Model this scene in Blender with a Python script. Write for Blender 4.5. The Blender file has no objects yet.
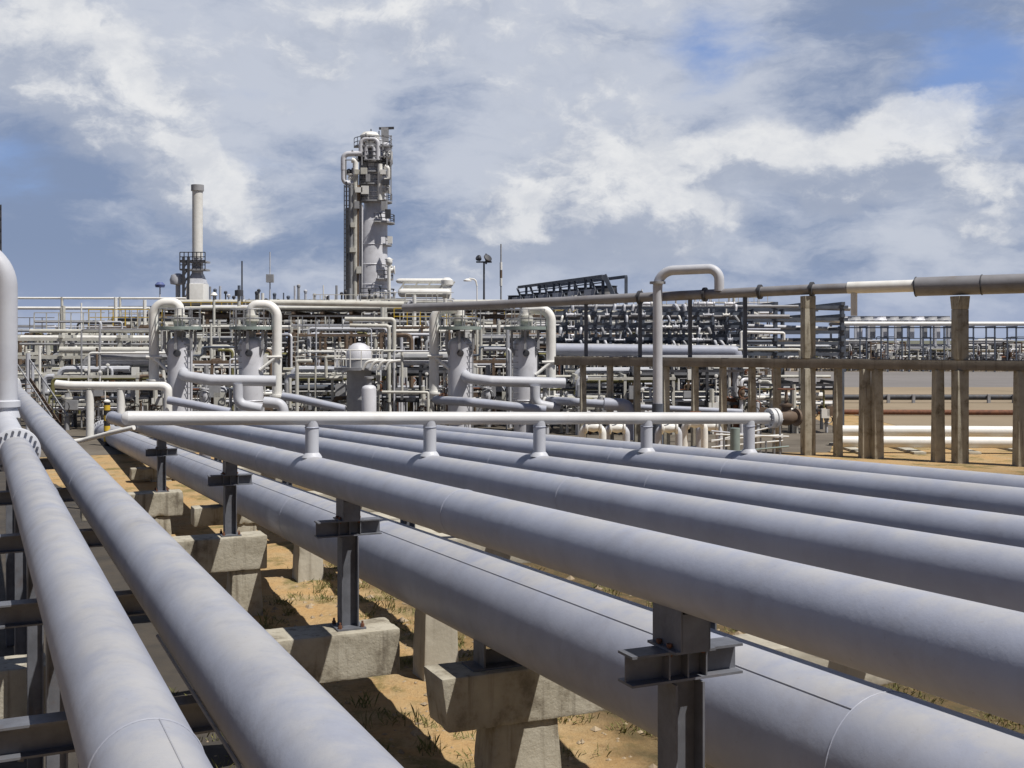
import bpy, bmesh, math, random
from math import radians as R, sin, cos, tan, pi, sqrt, atan, atan2
from mathutils import Vector, Matrix

# ------------------------------------------------------------------ camera
SC = bpy.context.scene
COL = SC.collection
F = 1150.0          # focal length in pixels of a 1024 px wide frame
CZ = 4.6            # eye height above the ground
HY = 340.0          # picture row of the horizon
cam_d = bpy.data.cameras.new("camera"); cam = bpy.data.objects.new("camera", cam_d); COL.objects.link(cam)
cam.location = (0, 0, CZ); cam.rotation_euler = (R(90), 0, 0)
cam_d.sensor_width = 36; cam_d.lens = 36 * F / 1024
cam_d.shift_y = -(384 - HY) / 1024
cam_d.clip_start = 0.05; cam_d.clip_end = 20000
SC.camera = cam
SC.view_settings.view_transform = 'Standard'; SC.view_settings.look = 'None'
SC.view_settings.exposure = 0.12; SC.view_settings.gamma = 1.0; SC.view_settings.use_curve_mapping = False

# ------------------------------------------------------------------ sun and sky
ELEV = R(62); SAZ = Vector((0.83, -0.557)).normalized()
SUN = Vector((SAZ.x * cos(ELEV), SAZ.y * cos(ELEV), sin(ELEV)))
sd = bpy.data.lights.new("sun", 'SUN'); sun = bpy.data.objects.new("sun", sd); COL.objects.link(sun)
sd.energy = 5.0; sd.angle = R(0.5); sd.color = (1.0, 0.955, 0.88)
sun.rotation_euler = SUN.to_track_quat('Z', 'Y').to_euler(); sun.location = (20, -10, 40)

world = bpy.data.worlds.new("World"); SC.world = world; world.use_nodes = True

class NT:
    """small helper for writing node trees"""
    def __init__(s, nt): s.nt = nt; s.nt.nodes.clear()
    def n(s, t, **kw):
        nd = s.nt.nodes.new(t)
        for k, v in kw.items():
            setattr(nd, k, v)
        return nd
    def set(s, sock, v):
        if v is None: return
        if isinstance(v, bpy.types.NodeSocket): s.nt.links.new(v, sock)
        else:
            if hasattr(sock.default_value, '__len__'):
                v = tuple(v)
                if len(sock.default_value) == 4 and len(v) == 3: v = v + (1.0,)
            sock.default_value = v
    def math(s, op, a, b=None, c=None, clamp=False):
        nd = s.n('ShaderNodeMath', operation=op, use_clamp=clamp)
        s.set(nd.inputs[0], a); s.set(nd.inputs[1], b); s.set(nd.inputs[2], c); return nd.outputs[0]
    def vmath(s, op, a, b=None, sc=None):
        nd = s.n('ShaderNodeVectorMath', operation=op)
        s.set(nd.inputs[0], a)
        if b is not None: s.set(nd.inputs[1], b)
        if sc is not None: s.set(nd.inputs[3], sc)
        return nd.outputs[1] if op in ('DISTANCE', 'LENGTH', 'DOT_PRODUCT') else nd.outputs[0]
    def noise(s, vec, scale, detail=6, rough=0.55, dist=0.0, lac=2.0):
        nd = s.n('ShaderNodeTexNoise'); s.set(nd.inputs['Vector'], vec)
        nd.inputs['Scale'].default_value = scale; nd.inputs['Detail'].default_value = detail
        nd.inputs['Roughness'].default_value = rough; nd.inputs['Distortion'].default_value = dist
        nd.inputs['Lacunarity'].default_value = lac
        return nd.outputs['Fac']
    def mix(s, fac, a, b, mode='MIX'):
        nd = s.n('ShaderNodeMix', data_type='RGBA', blend_type=mode)
        s.set(nd.inputs['Factor'], fac); s.set(nd.inputs['A'], a); s.set(nd.inputs['B'], b)
        return [o for o in nd.outputs if o.type == 'RGBA'][0]
    def ramp(s, fac, a, b, sm=True):
        nd = s.n('ShaderNodeMapRange', interpolation_type='SMOOTHSTEP' if sm else 'LINEAR')
        s.set(nd.inputs['Value'], fac); nd.inputs['From Min'].default_value = a; nd.inputs['From Max'].default_value = b
        return nd.outputs['Result']
# NT.mix socket names: Factor/A/B repeat per data type, so pick the RGBA ones
def _mix(s, fac, a, b, mode='MIX'):
    nd = s.n('ShaderNodeMix', data_type='RGBA', blend_type=mode)
    ia = [i for i in nd.inputs if i.type == 'RGBA']
    s.set([i for i in nd.inputs if i.type == 'VALUE'][0], fac); s.set(ia[0], a); s.set(ia[1], b)
    return [o for o in nd.outputs if o.type == 'RGBA'][0]
NT.mix = _mix

def sky_dir(px, py):
    return Vector(((px - 512) / F, 1.0, (HY - py) / F)).normalized()

w = NT(world.node_tree)
tc = w.n('ShaderNodeTexCoord'); D = tc.outputs['Generated']
sky = w.n('ShaderNodeTexSky', sky_type='NISHITA', sun_disc=False)
sky.sun_elevation = ELEV; sky.sun_rotation = atan2(SAZ.x, SAZ.y); sky.air_density = 1.0; sky.dust_density = 1.6; sky.ozone_density = 1.4
SKY_STRENGTH = 0.105
# flattened direction: clouds get thinner towards the horizon
sep = w.n('ShaderNodeSeparateXYZ'); w.set(sep.inputs[0], D)
zc = w.math('MAXIMUM', sep.outputs[2], 0.0)
cmb = w.n('ShaderNodeCombineXYZ')
w.set(cmb.inputs[0], sep.outputs[0]); w.set(cmb.inputs[1], sep.outputs[1]); w.set(cmb.inputs[2], w.math('MULTIPLY', zc, 1.55))
E = cmb.outputs[0]
warp = w.n('ShaderNodeTexNoise'); w.set(warp.inputs['Vector'], E); warp.inputs['Scale'].default_value = 7.0; warp.inputs['Detail'].default_value = 3
wv = w.vmath('SCALE', w.vmath('SUBTRACT', warp.outputs['Color'], (0.5, 0.5, 0.5)), sc=0.055)
EW = w.vmath('ADD', E, wv)
warp2 = w.n('ShaderNodeTexNoise'); w.set(warp2.inputs['Vector'], E); warp2.inputs['Scale'].default_value = 26.0; warp2.inputs['Detail'].default_value = 4; warp2.inputs['Roughness'].default_value = 0.6
EW2 = w.vmath('ADD', EW, w.vmath('SCALE', w.vmath('SUBTRACT', warp2.outputs['Color'], (0.5, 0.5, 0.5)), sc=0.026))
def flat(d): return Vector((d.x, d.y, max(d.z, 0) * 1.55))
def blob(px, py, rx, soft, vec=EW2):
    """a bank of cloud (or a gap) round one compass direction and height; rx = angular size in px"""
    c = flat(sky_dir(px, py)); dist = w.vmath('DISTANCE', vec, tuple(c))
    return w.ramp(dist, rx / F, rx / F * (1 - soft))
def total(lst):
    o = lst[0]
    for x in lst[1:]: o = w.math('ADD', o, x)
    return o
# --- layered grey stratocumulus, drawn out sideways, with open gaps
def lay(vec, k): return w.vmath('MULTIPLY', vec, (1.0, 1.0, k))
def add_blobs(lst, vec): return total([w.math('MULTIPLY', blob(x, y, r, .97, vec), a_) for x, y, r, a_ in lst])
GAPS = [(720, 45, 140, .27), (690, 95, 90, .16), (985, 95, 130, .22), (900, 40, 170, .27), (20, 150, 110, .14), (50, 215, 130, .10), (850, 305, 160, .12), (440, 175, 90, .10)]
gaps = add_blobs(GAPS, EW)
veil_n = w.noise(lay(EW, 1.7), 4.5, 8, 0.58)
veil = w.ramp(w.math('SUBTRACT', veil_n, gaps), 0.12, 0.40)
SHADE = [(300, 45, 300, .17), (520, 60, 260, .13), (60, 60, 220, .12), (640, 200, 280, .10), (950, 190, 160, .06), (180, 190, 150, .05), (480, 270, 160, .08),
         (40, 140, 120, -.20), (60, 225, 170, -.15), (430, 95, 115, -.27), (540, 232, 150, -.13), (900, 45, 170, -.13), (240, 250, 140, -.08), (400, 235, 110, -.08), (760, 240, 140, -.06)]
shade = add_blobs(SHADE, EW)
tone_n = w.math('ADD', w.math('MULTIPLY', w.noise(lay(EW2, 2.0), 6.5, 8, 0.60), 0.72), w.math('MULTIPLY', w.noise(lay(EW2, 1.3), 21.0, 6, 0.58), 0.28))
base_c = w.mix(w.ramp(w.math('ADD', tone_n, shade), 0.36, 0.65), (0.205, 0.262, 0.390), (0.525, 0.555, 0.620))
# --- heaped clouds: bright towards the light above, grey flat bases
HEAPS = [(605, 192, 180, .50), (540, 215, 110, .26), (680, 200, 120, .34), (768, 150, 85, .52), (840, 185, 85, .56), (885, 145, 80, .46), (935, 112, 95, .56),
         (55, 50, 190, .52), (110, 90, 90, .18), (165, 160, 125, .52), (540, 25, 260, .30), (320, 15, 260, .26), (225, 215, 95, .42), (985, 190, 120, .44), (490, 262, 120, .38), (640, 285, 120, .18)]
def cover(vec):
    n_ = w.math('ADD', w.math('MULTIPLY', w.noise(vec, 8.5, 7, 0.56), 0.56), w.math('MULTIPLY', w.noise(vec, 20.0, 6, 0.62), 0.42))
    return w.math('ADD', n_, w.math('MULTIPLY', add_blobs(HEAPS, vec), 0.74))
cov = cover(EW2)
cov_up = cover(w.vmath('ADD', EW2, (0.012, -0.004, 0.030)))
cum = w.ramp(cov, 0.61, 0.82)
diff = w.math('SUBTRACT', cov, cov_up)
lit = w.ramp(w.math('ADD', diff, w.math('MULTIPLY', w.math('SUBTRACT', cov, 0.72), 0.10)), -0.085, 0.130)
lit = w.math('MULTIPLY', lit, w.math('ADD', 0.62, w.math('MULTIPLY', w.ramp(w.noise(EW2, 15.0, 7, 0.62), 0.34, 0.60), 0.38)))
cum_c = w.mix(lit, (0.345, 0.390, 0.490), (0.80, 0.80, 0.795))
horizon_f = w.ramp(sep.outputs[2], 0.085, 0.0)
sky_col = w.mix(1.0, sky.outputs[0], (SKY_STRENGTH * .92, SKY_STRENGTH * .97, SKY_STRENGTH * 1.08), 'MULTIPLY')
sky_col = w.mix(0.55, sky_col, (0.175, 0.285, 0.620))
c1 = w.mix(w.math('MULTIPLY', veil, 0.90), sky_col, base_c)
c2 = w.mix(w.math('MULTIPLY', cum, 0.80), c1, cum_c)
c3 = w.mix(w.math('MULTIPLY', horizon_f, 0.5), c2, (0.325, 0.390, 0.560))
below = w.ramp(sep.outputs[2], -0.02, 0.0)
c4 = w.mix(below, (0.20, 0.17, 0.13), c3)
zen = w.ramp(sep.outputs[2], 0.30, 0.62)      # unseen sky overhead, dimmed to cut the ambient light
c4 = w.mix(w.math('MULTIPLY', zen, 0.9), c4, w.mix(1.0, sky.outputs[0], (SKY_STRENGTH * .26, SKY_STRENGTH * .29, SKY_STRENGTH * .36), 'MULTIPLY'))
# unseen sky behind the viewer, darkened to deepen the shaded sides
clear = w.mix(1.0, sky.outputs[0], (SKY_STRENGTH * .20, SKY_STRENGTH * .23, SKY_STRENGTH * .30), 'MULTIPLY')
c4 = w.mix(w.math('MULTIPLY', w.ramp(sep.outputs[1], 0.35, -0.25), 0.9), c4, clear)
bg = w.n('ShaderNodeBackground'); w.set(bg.inputs[0], c4); bg.inputs[1].default_value = 1.0
SKYBG = bg
out = w.n('ShaderNodeOutputWorld'); w.nt.links.new(bg.outputs[0], out.inputs[0])

# ------------------------------------------------------------------ materials
MATS = {}
def mat(name, col, col2=None, rough=0.55, metal=0.0, nscale=3.0, amt=0.5, bump=0.0, bscale=40.0, streak=0.0, stain=None, stain_amt=0.0, stain_scale=1.2, spec=0.4, dust=0.0):
    m = bpy.data.materials.new(name); m.use_nodes = True
    t = NT(m.node_tree)
    geo = t.n('ShaderNodeNewGeometry'); pos = geo.outputs['Position']
    b = t.n('ShaderNodeBsdfPrincipled'); o = t.n('ShaderNodeOutputMaterial'); t.nt.links.new(b.outputs[0], o.inputs[0])
    col2 = col2 or tuple(c * 0.8 for c in col)
    n1 = t.noise(pos, nscale, 6, 0.6)
    c = t.mix(t.math('MULTIPLY', t.ramp(n1, 0.3, 0.7), amt), col, col2)
    if streak:
        sv = t.vmath('MULTIPLY', pos, (9.0, 9.0, 0.55)); n3 = t.noise(sv, 1.0, 5, 0.6)
        c = t.mix(t.math('MULTIPLY', t.ramp(n3, 0.5, 0.75), streak), c, stain or tuple(x * .45 for x in col))
    if stain and stain_amt:
        n4 = t.noise(pos, stain_scale, 8, 0.68)
        c = t.mix(t.math('MULTIPLY', t.ramp(n4, 0.52, 0.72), stain_amt), c, stain)
    if dust:      # settled dust: lies on what faces up
        sn = t.n('ShaderNodeSeparateXYZ'); t.set(sn.inputs[0], geo.outputs['Normal'])
        df = t.math('MULTIPLY', t.ramp(sn.outputs[2], 0.62, 1.0), t.ramp(t.noise(pos, 2.4, 7, 0.68), 0.30, 0.62))
        c = t.mix(t.math('MULTIPLY', df, dust), c, (0.47, 0.45, 0.405))
        fl_ = t.ramp(t.noise(pos, 34.0, 3, 0.6), 0.66, 0.72)
        c = t.mix(t.math('MULTIPLY', fl_, 0.22), c, (0.20, 0.175, 0.16))
    t.set(b.inputs['Base Color'], c)
    n2 = t.noise(pos, nscale * 4, 4, 0.6)
    t.set(b.inputs['Roughness'], t.math('ADD', t.math('MULTIPLY', n2, 0.25), rough - 0.125))
    b.inputs['Metallic'].default_value = metal
    b.inputs['Specular IOR Level'].default_value = spec
    if bump:
        bn = t.n('ShaderNodeBump'); bn.inputs['Strength'].default_value = bump; bn.inputs['Distance'].default_value = 0.02
        t.set(bn.inputs['Height'], t.noise(pos, bscale, 6, 0.65)); t.set(b.inputs['Normal'], bn.outputs[0])
    MATS[name] = m
    return m
mat('pipe_grey', (0.338, 0.362, 0.445), (0.282, 0.303, 0.378), 0.5, 0, 1.5, 0.9, 0.20, 6, streak=0.16, stain=(0.245, 0.24, 0.265), stain_amt=0.34, stain_scale=2.2, dust=0.5)
mat('pipe_grey_pale', (0.50, 0.515, 0.56), (0.42, 0.43, 0.48), 0.5, 0, 2.0, 0.7, 0.08, 12, stain=(0.34, 0.32, 0.30), stain_amt=0.3)
mat('dusty_pipe', (0.300, 0.318, 0.380), (0.242, 0.256, 0.310), 0.55, 0, 1.3, 0.9, 0.24, 6, streak=0.22, stain=(0.20, 0.195, 0.205), stain_amt=0.45, stain_scale=2.0, dust=0.45)
mat('header_paint', (0.60, 0.605, 0.615), (0.50, 0.50, 0.505), 0.45, 0, 2.5, 0.7, 0.06, 16, stain=(0.40, 0.36, 0.31), stain_amt=0.35, dust=0.3)
mat('white_paint', (0.76, 0.755, 0.735), (0.64, 0.63, 0.60), 0.45, 0, 2.5, 0.6, 0.05, 20, stain=(0.42, 0.36, 0.28), stain_amt=0.18)
mat('cream_paint', (0.565, 0.558, 0.515), (0.42, 0.41, 0.37), 0.55, 0, 2.2, 0.7, 0.05, 20, stain=(0.30, 0.22, 0.14), stain_amt=0.35)
mat('dark_cladding', (0.27, 0.268, 0.285), (0.19, 0.185, 0.195), 0.5, 0.1, 1.2, 0.8, 0.15, 8, stain=(0.20, 0.16, 0.12), stain_amt=0.4)
mat('grey_paint', (0.33, 0.335, 0.355), (0.24, 0.245, 0.26), 0.55, 0, 2.5, 0.7, 0.05, 20, stain=(0.16, 0.13, 0.11), stain_amt=0.35)
mat('silver_cladding', (0.63, 0.635, 0.68), (0.52, 0.525, 0.565), 0.45, 0.10, 1.2, 0.7, 0.12, 6, stain=(0.28, 0.26, 0.25), stain_amt=0.3)
mat('dark_steel', (0.060, 0.064, 0.078), (0.035, 0.036, 0.042), 0.6, 0, 3, 0.8, 0.08, 30, stain=(0.11, 0.07, 0.045), stain_amt=0.3)
mat('blue_grey_steel', (0.105, 0.125, 0.165), (0.065, 0.075, 0.10), 0.55, 0, 2, 0.8, 0.05, 20)
mat('support_steel', (0.150, 0.158, 0.185), (0.09, 0.095, 0.11), 0.5, 0.1, 5, 0.8, 0.08, 60, stain=(0.12, 0.075, 0.05), stain_amt=0.35, stain_scale=4)
mat('galvanised', (0.30, 0.31, 0.335), (0.20, 0.205, 0.225), 0.5, 0.25, 5, 0.8, 0.08, 60, stain=(0.16, 0.12, 0.09), stain_amt=0.35, stain_scale=4)
mat('rust', (0.20, 0.085, 0.045), (0.10, 0.045, 0.03), 0.8, 0, 5, 0.9, 0.2, 40)
mat('brown_paint', (0.17, 0.12, 0.085), (0.10, 0.07, 0.05), 0.7, 0, 3, 0.8)
mat('olive_paint', (0.20, 0.185, 0.07), (0.13, 0.12, 0.05), 0.6, 0, 3, 0.8)
mat('blue_paint', (0.10, 0.13, 0.30), (0.07, 0.09, 0.2), 0.5, 0, 3, 0.6)
mat('red_paint', (0.42, 0.07, 0.04), (0.30, 0.06, 0.04), 0.5, 0, 3, 0.6)
mat('yellow_paint', (0.62, 0.42, 0.04), (0.50, 0.33, 0.04), 0.5, 0, 3, 0.5)
mat('black_paint', (0.02, 0.02, 0.022), (0.03, 0.03, 0.03), 0.5, 0, 3, 0.5)
mat('green_grey', (0.28, 0.34, 0.32), (0.19, 0.23, 0.22), 0.5, 0.1, 3, 0.7)
mat('glass_dial', (0.10, 0.11, 0.12), (0.06, 0.06, 0.07), 0.12, 0, 3, 0.3, spec=0.6)
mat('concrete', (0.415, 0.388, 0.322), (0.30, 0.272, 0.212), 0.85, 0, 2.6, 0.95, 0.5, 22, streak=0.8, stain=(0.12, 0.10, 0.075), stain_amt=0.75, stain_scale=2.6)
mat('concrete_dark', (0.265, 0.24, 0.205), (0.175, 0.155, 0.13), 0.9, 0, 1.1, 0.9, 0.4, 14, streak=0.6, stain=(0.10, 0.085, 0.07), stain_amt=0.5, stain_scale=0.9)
mat('concrete_pale', (0.47, 0.44, 0.37), (0.36, 0.335, 0.275), 0.85, 0, 1.6, 0.9, 0.3, 18, streak=0.45, stain=(0.19, 0.165, 0.13), stain_amt=0.4, stain_scale=1.4)
mat('asphalt', (0.185, 0.172, 0.168), (0.15, 0.14, 0.135), 0.9, 0, 0.06, 0.8, 0.1, 20)
mat('painted_shade', (0.040, 0.036, 0.032), (0.07, 0.058, 0.045), 0.85, 0, 1.3, 0.9, 0.5, 9)  # near-black colour standing in for deep shade on the soil
mat('yard_fill', (0.15, 0.13, 0.105), (0.085, 0.072, 0.056), 0.9, 0, 0.35, 0.9, 0.3, 6, stain=(0.09, 0.075, 0.06), stain_amt=0.6, stain_scale=0.6)
mat('plain', (0.125, 0.125, 0.085), (0.10, 0.105, 0.08), 0.95, 0, 0.01, 0.9)
mat('field', (0.285, 0.225, 0.155), (0.215, 0.170, 0.115), 0.95, 0, 0.05, 0.9, 0.3, 2, stain=(0.155, 0.125, 0.08), stain_amt=0.6, stain_scale=0.12)
mat('grass', (0.115, 0.135, 0.038), (0.24, 0.21, 0.08), 0.8, 0, 2.0, 1.0)
mat('pebbles', (0.38, 0.30, 0.20), (0.22, 0.17, 0.12), 0.9, 0, 9.0, 1.0)

def ground_mat():
    m = bpy.data.materials.new('orange_soil'); m.use_nodes = True; t = NT(m.node_tree)
    pos = t.n('ShaderNodeNewGeometry').outputs['Position']
    b = t.n('ShaderNodeBsdfPrincipled'); o = t.n('ShaderNodeOutputMaterial'); t.nt.links.new(b.outputs[0], o.inputs[0])
    c = t.mix(t.ramp(t.noise(pos, 1.1, 8, 0.66), 0.30, 0.70), (0.43, 0.272, 0.122), (0.385, 0.290, 0.165))
    c = t.mix(t.math('MULTIPLY', t.ramp(t.noise(pos, 7.0, 7, 0.7), 0.48, 0.72), 0.65), c, (0.27, 0.165, 0.08))
    c = t.mix(t.math('MULTIPLY', t.ramp(t.noise(pos, 0.75, 9, 0.70), 0.50, 0.62), 0.80), c, (0.150, 0.130, 0.050))
    c = t.mix(t.math('MULTIPLY', t.ramp(t.noise(pos, 26.0, 4, 0.7), 0.55, 0.70), 0.55), c, (0.52, 0.40, 0.25))
    c = t.mix(t.math('MULTIPLY', t.ramp(t.noise(pos, 17.0, 4, 0.7), 0.60, 0.72), 0.7), c, (0.10, 0.075, 0.045))
    # scrubby dark humus beyond the fat pipe, bare orange soil on the near side
    sp = t.n('ShaderNodeSeparateXYZ'); t.set(sp.inputs[0], pos)
    uu = t.math('ADD', t.math('MULTIPLY', sp.outputs[0], 0.9136), t.math('MULTIPLY', sp.outputs[1], 0.4067))
    scrub = t.ramp(t.math('ADD', uu, t.math('MULTIPLY', t.noise(pos, 0.8, 6, 0.65), 2.4)), 7.0, 8.2)
    scrub = t.math('MULTIPLY', scrub, t.ramp(sp.outputs[1], 44.0, 34.0))
    sc_c = t.mix(t.ramp(t.noise(pos, 3.0, 8, 0.7), 0.38, 0.62), (0.050, 0.047, 0.025), (0.125, 0.085, 0.045))
    c = t.mix(t.math('MULTIPLY', scrub, 0.88), c, sc_c)
    t.set(b.inputs['Base Color'], c); b.inputs['Roughness'].default_value = 0.95; b.inputs['Specular IOR Level'].default_value = 0.15
    bn = t.n('ShaderNodeBump'); bn.inputs['Strength'].default_value = 0.8; bn.inputs['Distance'].default_value = 0.06
    t.set(bn.inputs['Height'], t.noise(pos, 9.0, 9, 0.72)); t.set(b.inputs['Normal'], bn.outputs[0])
    MATS['orange_soil'] = m
ground_mat()

# ------------------------------------------------------------------ mesh helpers
def P(px, py, Y):
    return Vector(((px - 512) / F * Y, Y, CZ - (py - HY) / F * Y))
def gx(px, Y): return (px - 512) / F * Y
def gz(py, Y): return CZ - (py - HY) / F * Y

class MB:
    def __init__(s): s.v = []; s.f = []; s.sm = []
    def add(s, vs, fs, smooth=False):
        k = len(s.v); s.v += [Vector(x) for x in vs]
        s.f += [tuple(i + k for i in q) for q in fs]; s.sm += [smooth] * len(fs)
    def hexa(s, c):   # 8 corners: bottom ring 0-3, top ring 4-7
        s.add(c, [(3, 2, 1, 0), (4, 5, 6, 7), (0, 1, 5, 4), (1, 2, 6, 5), (2, 3, 7, 6), (3, 0, 4, 7)])
    def box(s, c, size, rz=0.0):
        c = Vector(c); x, y, z = [q / 2 for q in size]; M = Matrix.Rotation(rz, 3, 'Z')
        pts = [c + M @ Vector(q) for q in ((-x, -y, -z), (x, -y, -z), (x, y, -z), (-x, y, -z), (-x, -y, z), (x, -y, z), (x, y, z), (-x, y, z))]
        s.hexa(pts)
    def prism(s, prof, o, ex, ey, ez, ln):
        o = Vector(o); n = len(prof)
        a = [o + ex * p[0] + ey * p[1] for p in prof]; b = [q + ez * ln for q in a]
        fs = [(i, (i + 1) % n, n + (i + 1) % n, n + i) for i in range(n)]
        s.add(a + b, fs + [tuple(range(n - 1, -1, -1)), tuple(range(n, 2 * n))])
    def bar(s, p0, p1, wd, ht, up=Vector((0, 0, 1))):
        p0 = Vector(p0); p1 = Vector(p1); ez = (p1 - p0); ln = ez.length; ez.normalize()
        ex = ez.cross(up)
        if ex.length < 1e-4: ex = ez.cross(Vector((0, 1, 0)))
        ex.normalize(); ey = ex.cross(ez)
        s.prism([(-wd / 2, -ht / 2), (wd / 2, -ht / 2), (wd / 2, ht / 2), (-wd / 2, ht / 2)], p0, ex, ey, ez, ln)
    def ibeam(s, p0, p1, wd, ht, tf, tw, up):
        """I section; flanges lie at +-ht/2 along up"""
        p0 = Vector(p0); p1 = Vector(p1); ez = (p1 - p0); ln = ez.length; ez.normalize()
        ey = (Vector(up) - ez * Vector(up).dot(ez)).normalized(); ex = ey.cross(ez)
        a, h, q = wd / 2, ht / 2, tw / 2
        prof = [(-a, -h), (a, -h), (a, -h + tf), (q, -h + tf), (q, h - tf), (a, h - tf), (a, h), (-a, h), (-a, h - tf), (-q, h - tf), (-q, -h + tf), (-a, -h + tf)]
        s.prism(prof, p0, ex, ey, ez, ln)
    def tube(s, pts, r, n=14, bend=0.0, cap=True, seg=6):
        pts = [Vector(p) for p in pts]
        path = [pts[0]]
        for i in range(1, len(pts) - 1):
            a, b, c = pts[i - 1], pts[i], pts[i + 1]
            d1 = (b - a); d2 = (c - b); l1, l2 = d1.length, d2.length; d1.normalize(); d2.normalize()
            ang = d1.angle(d2)
            if bend <= 0 or ang < 1e-3: path.append(b); continue
            tl = min(bend * tan(ang / 2), l1 * .499, l2 * .499); rr = tl / tan(ang / 2)
            nrm = (d2 - d1 * d1.dot(d2)).normalized(); ctr = b - d1 * tl + nrm * rr
            for k in range(seg + 1):
                th = ang * k / seg
                path.append(ctr - nrm * rr * cos(th) + d1 * rr * sin(th))
        path.append(pts[-1])
        m = len(path); ts = []
        for i in range(m):
            if i == 0: t = path[1] - path[0]
            elif i == m - 1: t = path[-1] - path[-2]
            else: t = (path[i + 1] - path[i]).normalized() + (path[i] - path[i - 1]).normalized()
            ts.append(t.normalized())
        ref = Vector((0, 0, 1)) if abs(ts[0].z) < 0.9 else Vector((0, 1, 0))
        u = ts[0].cross(ref).normalized(); vs = []
        for i in range(m):
            u = (u - ts[i] * u.dot(ts[i])).normalized(); q = ts[i].cross(u)
            rr = r[i] if isinstance(r, (list, tuple)) else r
            for k in range(n):
                a = 2 * pi * k / n; vs.append(path[i] + u * (rr * cos(a)) + q * (rr * sin(a)))
        fs = [(i * n + k, i * n + (k + 1) % n, (i + 1) * n + (k + 1) % n, (i + 1) * n + k) for i in range(m - 1) for k in range(n)]
        s.add(vs, fs, True)
        if cap:
            b = len(s.v) - m * n
            s.f.append(tuple(b + k for k in range(n - 1, -1, -1))); s.sm.append(False)
            s.f.append(tuple(b + (m - 1) * n + k for k in range(n))); s.sm.append(False)
    def lathe(s, prof, base, axis=(0, 0, 1), n=24):
        """prof: (radius, height along axis)"""
        base = Vector(base); ez = Vector(axis).normalized()
        ref = Vector((1, 0, 0)) if abs(ez.x) < 0.9 else Vector((0, 1, 0))
        ex = (ref - ez * ref.dot(ez)).normalized(); ey = ez.cross(ex); m = len(prof); vs = []
        for r, h in prof:
            for k in range(n):
                a = 2 * pi * k / n; vs.append(base + ez * h + ex * (r * cos(a)) + ey * (r * sin(a)))
        fs = [(i * n + k, i * n + (k + 1) % n, (i + 1) * n + (k + 1) % n, (i + 1) * n + k) for i in range(m - 1) for k in range(n)]
        s.add(vs, fs, True); b = len(s.v) - m * n
        s.f.append(tuple(b + k for k in range(n - 1, -1, -1))); s.sm.append(False)
        s.f.append(tuple(b + (m - 1) * n + k for k in range(n))); s.sm.append(False)
    def ring(s, c, axis, Rr, r, n=18, k=6):
        c = Vector(c); ez = Vector(axis).normalized()
        ref = Vector((1, 0, 0)) if abs(ez.x) < 0.9 else Vector((0, 1, 0))
        ex = (ref - ez * ref.dot(ez)).normalized(); ey = ez.cross(ex); vs = []
        for i in range(n):
            a = 2 * pi * i / n; d = ex * cos(a) + ey * sin(a)
            for j in range(k):
                q = 2 * pi * j / k; vs.append(c + d * (Rr + r * cos(q)) + ez * (r * sin(q)))
        s.add(vs, [(i * k + j, ((i + 1) % n) * k + j, ((i + 1) % n) * k + (j + 1) % k, i * k + (j + 1) % k) for i in range(n) for j in range(k)], True)
    def build(s, name, m, parent=None, origin=None, bevel=0.0, rough=0.0):
        o0 = world_loc(parent) if parent is not None else (Vector(origin) if origin is not None else Vector((0, 0, 0)))
        me = bpy.data.meshes.new(name); me.from_pydata([v - o0 for v in s.v], [], s.f)
        me.polygons.foreach_set('use_smooth', s.sm); me.update()
        if bevel > 0:
            bm = bmesh.new(); bm.from_mesh(me)
            ed = [e for e in bm.edges if len(e.link_faces) == 2 and e.calc_face_angle(0) > 0.6]
            bmesh.ops.bevel(bm, geom=ed, offset=bevel, segments=2, affect='EDGES', profile=0.6, clamp_overlap=True)
            bm.to_mesh(me); bm.free()
        if rough > 0:
            bm = bmesh.new(); bm.from_mesh(me)
            for _ in range(12):
                ed = [e for e in bm.edges if e.calc_length() > .11]
                if not ed or len(bm.verts) > 12000: break
                bmesh.ops.subdivide_edges(bm, edges=ed, cuts=1)
                bmesh.ops.triangulate(bm, faces=[f for f in bm.faces if len(f.verts) > 4])
            bm.normal_update(); from mathutils import noise as mn
            mv = []
            for v in bm.verts:
                sharp = max((e.calc_face_angle(0) for e in v.link_edges if len(e.link_faces) == 2), default=0)
                q = v.co * 1.0 + o0; k_ = 1.0 if sharp > .25 else .35
                nz = mn.noise(q * 3.1) * .5 + mn.noise(q * 9.0) * .35; chip = max(0, mn.noise(q * 5.3 + Vector((7, 3, 1))) - .22)
                mv.append((v, v.normal * (rough * nz * k_ - rough * 5 * chip * (1 if sharp > .25 else .12))))
            for v, dv in mv: v.co += dv
            bm.to_mesh(me); bm.free()
        me.set_sharp_from_angle(angle=R(38))
        me.materials.append(MATS[m] if isinstance(m, str) else m)
        o = bpy.data.objects.new(name, me); COL.objects.link(o)
        if parent is not None: o.parent = parent
        else: o.location = o0
        return o
def world_loc(o):
    v = Vector((0, 0, 0))
    while o is not None: v = v + Vector(o.location); o = o.parent
    return v
def tag(o, label, cat=None, group=None):
    o['label'] = label
    if cat: o['category'] = cat
    if group: o['group'] = group
    return o
def thing(name, label, cat, loc, group=None):
    o = bpy.data.objects.new(name, None); COL.objects.link(o); o.location = loc
    o.empty_display_size = 0.3
    return tag(o, label, cat, group)
def structure(o): o['kind'] = 'structure'; return o
def kids(o): return [c for c in bpy.data.objects if c.parent is o]
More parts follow.
